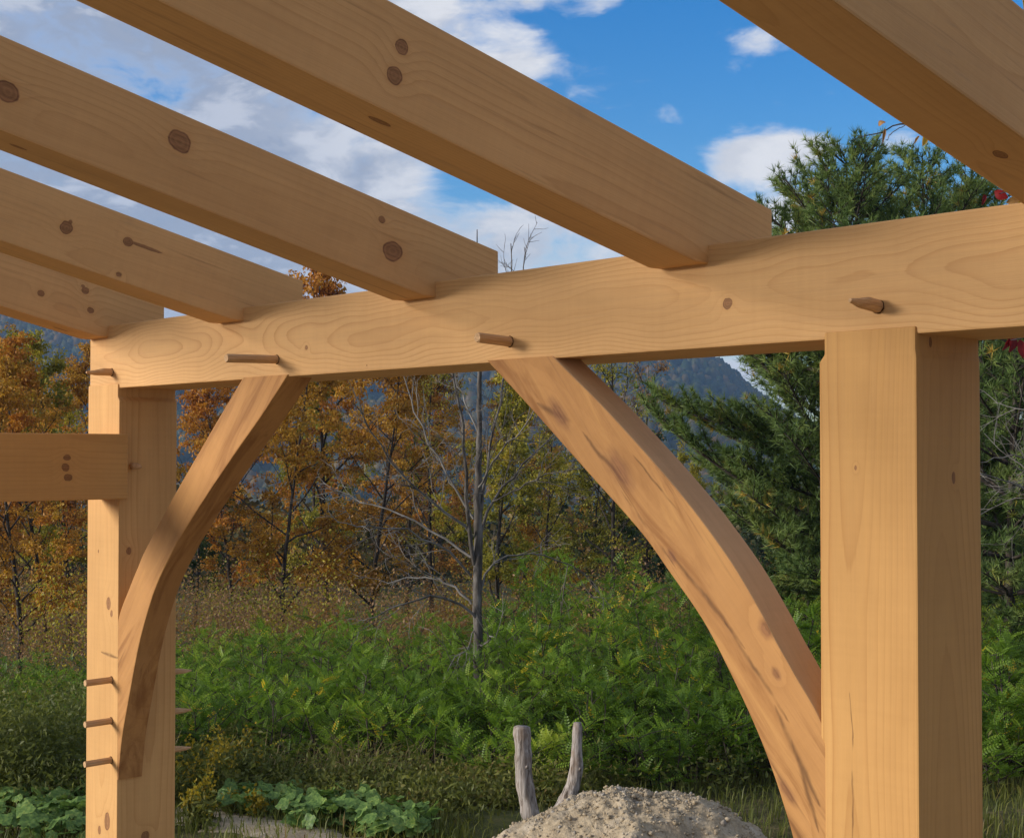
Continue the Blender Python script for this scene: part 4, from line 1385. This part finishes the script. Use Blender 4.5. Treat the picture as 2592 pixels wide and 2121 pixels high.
# curved braces
def brace_mesh(low, up, y0, y1):
    n = 90
    A = smooth_line(np.array([(x, 0, z) for x, z in low]), n)
    B = smooth_line(np.array([(x, 0, z) for x, z in up]), n)
    import bmesh
    bm = bmesh.new()
    grid = []
    for i in range(n):
        row = []
        for (p, y) in ((A[i], y0), (B[i], y0), (B[i], y1), (A[i], y1)):
            row.append(bm.verts.new((p[0], y, p[2] + EYE)))
        grid.append(row)
    for i in range(n - 1):
        for j in range(4):
            bm.faces.new((grid[i][j], grid[i][(j + 1) % 4], grid[i + 1][(j + 1) % 4], grid[i + 1][j]))
    bm.faces.new(grid[0][::-1]); bm.faces.new(grid[-1])
    bmesh.ops.recalc_face_normals(bm, faces=bm.faces)
    caps = set(grid[0]) | set(grid[-1])
    es = [e for e in bm.edges if e.calc_face_angle(0) > 0.6 and not (e.verts[0] in caps and e.verts[1] in caps)]
    bmesh.ops.bevel(bm, geom=es, offset=0.004, segments=2, profile=0.6, affect='EDGES', clamp_overlap=True)
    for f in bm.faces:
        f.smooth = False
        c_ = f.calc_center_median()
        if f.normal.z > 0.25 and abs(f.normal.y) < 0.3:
            f.material_index = 1  # upward faces get the second slot, brightened by colour
    me = bpy.data.meshes.new("brace")
    bm.to_mesh(me); bm.free()
    return me


CH_E, CH_L = (0.46, 0.225, 0.078), (0.30, 0.125, 0.036)
r_low = [(-2.535, 0.2065), (-2.387, 0.094), (-2.212, -0.043), (-2.069, -0.155), (-1.990, -0.232), (-1.904, -0.320), (-1.842, -0.405), (-1.782, -0.498), (-1.743, -0.570), (-1.713, -0.638), (-1.690, -0.700), (-1.665, -0.80), (-1.645, -0.90), (-1.634, -1.0)]
r_up = [(-2.323, 0.2065), (-2.262, 0.162), (-2.163, 0.089), (-2.023, -0.024), (-1.931, -0.105), (-1.853, -0.183), (-1.809, -0.233), (-1.758, -0.300), (-1.727, -0.345), (-1.689, -0.396), (-1.623, -0.490), (-1.615, -0.6), (-1.61, -0.8), (-1.61, -1.0)]
m_br = wood("right_brace_hardwood", (0.66, 0, -0.75), YAX, (-2.05, YF + 0.12, EYE - 0.02), 0.03, CH_E, CH_L, [
    ky(1284, 975, YF, 22, 2.3), ky(1392, 1152, YF, 9, 2.0), ky(1586, 1303, YF, 14, 1.6), ky(1158, 858, YF, 17, 2.3), ky(1630, 1640, YF, 11, 3.0), ky(1608, 1395, YF, 9, 1.5)],
    wob=0.05, wfreq=1.6, strength=0.55, blotch=0.75, streaks=0.6, seed=4.4, soft=True,
    cracks=[(on_y(1205, 890, YF), on_y(1300, 1010, YF), 0.004), (on_y(1110, 835, YF), on_y(1190, 880, YF), 0.006), (on_y(1380, 1140, YF), on_y(1545, 1345, YF), 0.004),
            (on_y(1500, 1290, YF), on_y(1640, 1500, YF), 0.0035), (on_y(1600, 1450, YF), on_y(1702, 1680, YF), 0.005), (on_y(1640, 1530, YF), on_y(1700, 1730, YF), 0.004),
            (on_y(1280, 1010, YF), on_y(1400, 1180, YF), 0.0025), (on_y(1300, 930, YF), on_y(1420, 1080, YF), 0.0020)])
m_br_lit = wood("brace_lit_top", (0.66, 0, -0.75), YAX, (-2.05, YF + 0.12, EYE - 0.02), 0.02, (0.66, 0.41, 0.215), (0.52, 0.27, 0.115), wob=0.05, wfreq=1.2, strength=0.35, blotch=0.12, seed=5.9)  # paler wood for the upper faces: light from the sky put into its colour
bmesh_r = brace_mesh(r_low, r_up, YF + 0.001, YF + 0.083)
bmesh_r.materials.append(m_br); bmesh_r.materials.append(m_br_lit)
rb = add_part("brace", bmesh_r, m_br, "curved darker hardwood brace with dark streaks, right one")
l_low = [(-3.334, 0.2065), (-3.460, 0.102), (-3.589, 0.004), (-3.768, -0.138), (-3.890, -0.243), (-3.924, -0.274), (-4.018, -0.375), (-4.078, -0.463), (-4.140, -0.584), (-4.202, -0.753), (-4.243, -0.877), (-4.2645, -1.003)]
l_up = [(-3.556, 0.2065), (-3.660, 0.116), (-3.769, 0.020), (-3.960, -0.152), (-4.101, -0.290), (-4.143, -0.340), (-4.195, -0.405), (-4.270, -0.513), (-4.276, -0.62), (-4.278, -0.75), (-4.279, -0.88), (-4.28, -1.003)]
m_bl = wood("left_brace_hardwood", (0.68, 0, 0.73), YAX, (-3.9, YF + 0.1, EYE - 0.15), 0.028, CH_E, CH_L, [
    ky(375, 1150, YF, 3, 2.0)], wob=0.045, wfreq=1.4, strength=0.5, blotch=0.70, streaks=0.55, seed=8.2, soft=True,
    cracks=[(on_y(520, 950, YF), on_y(450, 1060, YF), 0.004), (on_y(560, 880, YF), on_y(590, 830, YF), 0.005), (on_y(350, 1180, YF), on_y(290, 1330, YF), 0.003)])
lb = add_part("brace", brace_mesh(l_low, l_up, YF + 0.001, YF + 0.083), m_bl, "curved darker hardwood brace at the left post")

# pegs: octagonal, some whittled to a point
mpg, T, out = new_mat("oak_peg")
pos = T.n('ShaderNodeTexCoord').outputs['Object']
pn = T.noise(T.v('MULTIPLY', pos, (300, 14, 300)), 1.0, 3)[0]
principled(T, out, T.ramp(pn, [(0.3, (0.44, 0.26, 0.12)), (0.6, (0.60, 0.38, 0.20)), (0.8, (0.68, 0.47, 0.27))]), 0.7, pn, 0.3, 0.001, 0.2)


m_gap_shade, T, out = new_mat("peg_gap_shade")  # dark ring round each peg: the shade in its gap, painted on
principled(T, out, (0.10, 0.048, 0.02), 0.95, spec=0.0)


def peg(c, d, front, back, r, parent, point_front=0.0, point_back=0.0, seed=0):
    d = unit(np.array(d, float))
    r_ = np.random.default_rng(seed)
    st = []
    if point_front:
        st += [(-front, r * 0.30), (-front + point_front * 0.5, r * 0.72), (-front + point_front, r)]
    else:
        st += [(-front, r * 0.90), (-front + 0.003, r)]
    if point_back:
        st += [(back - point_back, r), (back - point_back * 0.4, r * 0.66), (back, r * 0.25)]
    else:
        st += [(back, r)]
    ref = np.array([0, 0, 1.0]) if abs(d[2]) < 0.9 else np.array([1.0, 0, 0])
    a = unit(np.cross(d, ref)); b = np.cross(d, a)
    k = 8
    V = []
    for i, (t, rr) in enumerate(st):
        off = a * 0.0
        if (point_front and i < 2) or (point_back and i > len(st) - 3):
            off = b * r * 0.25
        for j in range(k):
            an = j * 2 * PI / k + 0.2
            V.append(np.array(c) + d * t + off + (a * math.cos(an) + b * math.sin(an)) * rr * (1 + r_.normal(0, 0.03)))
    n = len(st)
    idx = np.arange(n * k).reshape(n, k); jx = np.roll(idx, -1, 1)
    F = [tuple(f) for f in np.stack([idx[:-1], jx[:-1], jx[1:], idx[1:]], -1).reshape(-1, 4)]
    F += [tuple(idx[0][::-1]), tuple(idx[-1])]
    me = bpy.data.meshes.new("peg")
    me.from_pydata([tuple(v) for v in V], [], F)
    me.materials.append(mpg); me.materials.append(m_gap_shade)
    i0 = len(V)
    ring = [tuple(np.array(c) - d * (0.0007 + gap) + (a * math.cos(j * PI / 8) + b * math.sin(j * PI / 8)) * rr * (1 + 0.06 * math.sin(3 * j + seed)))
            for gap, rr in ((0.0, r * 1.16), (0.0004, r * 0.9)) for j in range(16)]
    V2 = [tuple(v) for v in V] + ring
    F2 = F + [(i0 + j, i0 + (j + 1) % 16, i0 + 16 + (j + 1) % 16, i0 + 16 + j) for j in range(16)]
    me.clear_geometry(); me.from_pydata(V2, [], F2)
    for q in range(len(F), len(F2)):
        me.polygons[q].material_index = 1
    o = obj("peg", me, mpg)
    o.parent = parent
    return o


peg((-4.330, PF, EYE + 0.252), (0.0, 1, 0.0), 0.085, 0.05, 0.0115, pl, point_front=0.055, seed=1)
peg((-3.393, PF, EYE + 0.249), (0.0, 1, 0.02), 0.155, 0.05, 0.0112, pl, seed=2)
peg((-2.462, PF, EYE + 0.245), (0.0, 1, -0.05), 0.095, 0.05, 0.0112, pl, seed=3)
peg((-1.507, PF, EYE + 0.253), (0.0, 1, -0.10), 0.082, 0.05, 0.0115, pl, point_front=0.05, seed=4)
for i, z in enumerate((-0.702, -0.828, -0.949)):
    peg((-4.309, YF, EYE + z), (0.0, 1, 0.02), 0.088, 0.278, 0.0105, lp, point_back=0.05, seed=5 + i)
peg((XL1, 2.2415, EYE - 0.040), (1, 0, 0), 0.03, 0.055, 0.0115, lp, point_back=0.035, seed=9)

# ------------------------------------------------------------------ leafy maple boughs reaching in from the right
m_red = leaf_mat("red_leaf", [(0, (0.12, 0.008, 0.012)), (1, (0.28, 0.02, 0.02))], noise_amt=0.2)
m_tan = leaf_mat("tan_leaf", [(0, (0.30, 0.15, 0.05)), (1, (0.50, 0.27, 0.09))], noise_amt=0.2)
m_yel = leaf_mat("yellow_leaf", [(0, (0.50, 0.27, 0.03)), (1, (0.62, 0.38, 0.04))], noise_amt=0.2)
b = place(2330, 7.0)
mp = empty("maple_sapling", b, "young maple at the picture's right edge with a few red and yellow leaves", "tree")
rngm = np.random.default_rng(81)
tr = smooth_line(np.array([b + [0, 0, -0.1], at(2335, 1300, 7.0), at(2320, 800, 7.0), at(2300, 380, 7.0), at(2290, 60, 7.0), at(2285, -300, 7.0)]), 24)
obj("trunk", tubes_mesh("trunk", [(tr - b, np.linspace(0.035, 0.012, 24))], 8), M_GREYBARK, mp)
for pts, r0, dd in (([(2300, 420), (2150, 330), (2000, 268), (1880, 256), (1835, 272), (1778, 282)], 0.007, -0.3),
                    ([(1880, 256), (1850, 275), (1835, 292)], 0.0022, -0.05),
                    ([(2300, 480), (2200, 430), (2120, 405), (2070, 400)], 0.006, -0.4),
                    ([(2318, 800), (2220, 720), (2150, 695), (2095, 705)], 0.006, -0.3),
                    ([(2290, 120), (2200, 40), (2125, -8)], 0.006, -0.3),
                    ([(2000, 268), (1950, 285), (1912, 290)], 0.003, 0.0)):
    L = smooth_line(px_line(pts, 6.9, dd), 12) + rngm.normal(0, 0.004, (12, 3))
    obj("branch", tubes_mesh("branch", [(L - b, np.linspace(r0, 0.0022, 12))], 5), M_GREYBARK, mp)


def maple_leaf(px, py, dx, dy, w, mat, Dv):
    """a single curled leaf hanging from px,py with its tip at dx,dy"""
    p0 = at(px, py, Dv) - b; p1 = at(px + dx, py + dy, Dv - 0.02) - b
    d = p1 - p0; n_ = 6
    side = unit(np.cross(d, FWD2 + rngm.normal(0, 0.35, 3)))
    nrm = unit(np.cross(d, side))
    V = []
    for i in range(n_):
        t = i / (n_ - 1)
        hw = w * Dv / 3113.5 * (0.12 + 1.0 * math.sin(PI * min(1, t * 1.05)) ** 0.7) * (1 + rngm.normal(0, 0.08))
        c = p0 + d * t + nrm * 0.012 * math.sin(PI * t)
        V += [c - side * hw + nrm * 0.008, c, c + side * hw + nrm * 0.008]
    F = []
    for i in range(n_ - 1):
        for j in range(2):
            F.append((i * 3 + j, i * 3 + j + 1, i * 3 + j + 4, i * 3 + j + 3))
    me = np_mesh("leaf", np.array(V), np.array(F), {'tint': np.full(len(V), rngm.uniform())})
    obj("leaf", me, mat, mp)


for a in [(1822, 262, 14, -8, 5, m_tan, 6.6), (1834, 268, -6, 33, 3, m_tan, 6.6), (1915, 282, -4, 22, 6, m_yel, 6.6), (1905, 284, -12, 18, 2.5, m_tan, 6.6),
          (2062, 395, 28, 14, 10, m_red, 6.6), (2085, 420, 30, -10, 8, m_tan, 6.6), (2040, 405, -6, 22, 4, m_red, 6.6), (2100, 408, 24, 10, 8, m_yel, 6.6),
          (2098, 690, -8, 40, 10, m_red, 6.7), (2112, 705, 8, 38, 10, m_red, 6.7), (2090, 700, -14, 26, 5, m_red, 6.7), (2118, 2, 2, 28, 6, m_yel, 6.7), (2128, 0, 10, 30, 7, m_yel, 6.7)]:
    maple_leaf(*a)

# ------------------------------------------------------------------ haze in the valley air
zlo, zhi = float(min(HZ.min(), -40)) - 1.5, float(max(HZ.max(), 10)) + 25.0
dn, df, lh = -60.0, 3400.0, 5000.0
cs_ = []
for d in (dn, df):
    for l in (-lh, lh):
        cs_.append(FWD2 * d + RIGHT * l)
V = [tuple(c[:2]) + (zlo,) for c in cs_] + [tuple(c[:2]) + (zhi,) for c in cs_]
F = [(0, 1, 3, 2), (4, 6, 7, 5), (0, 4, 5, 1), (2, 3, 7, 6), (0, 2, 6, 4), (1, 5, 7, 3)]
me = bpy.data.meshes.new("haze")
me.from_pydata(V, [], F)
import bmesh
bmh = bmesh.new(); bmh.from_mesh(me)
bmesh.ops.recalc_face_normals(bmh, faces=bmh.faces)
bmh.to_mesh(me); bmh.free()
mhz = bpy.data.materials.new("haze_air")
mhz.use_nodes = True
T = NT(mhz.node_tree)
out = T.n('ShaderNodeOutputMaterial')
pv = T.n('ShaderNodeVolumePrincipled')
pv.inputs['Color'].default_value = (0.40, 0.64, 1.0, 1)
pv.inputs['Density'].default_value = 0.00021
pv.inputs['Anisotropy'].default_value = 0.2
T.put(out.inputs['Volume'], pv.outputs[0])
obj("haze", me, mhz, label="thin blue haze over the valley", cat="haze", kind='stuff')
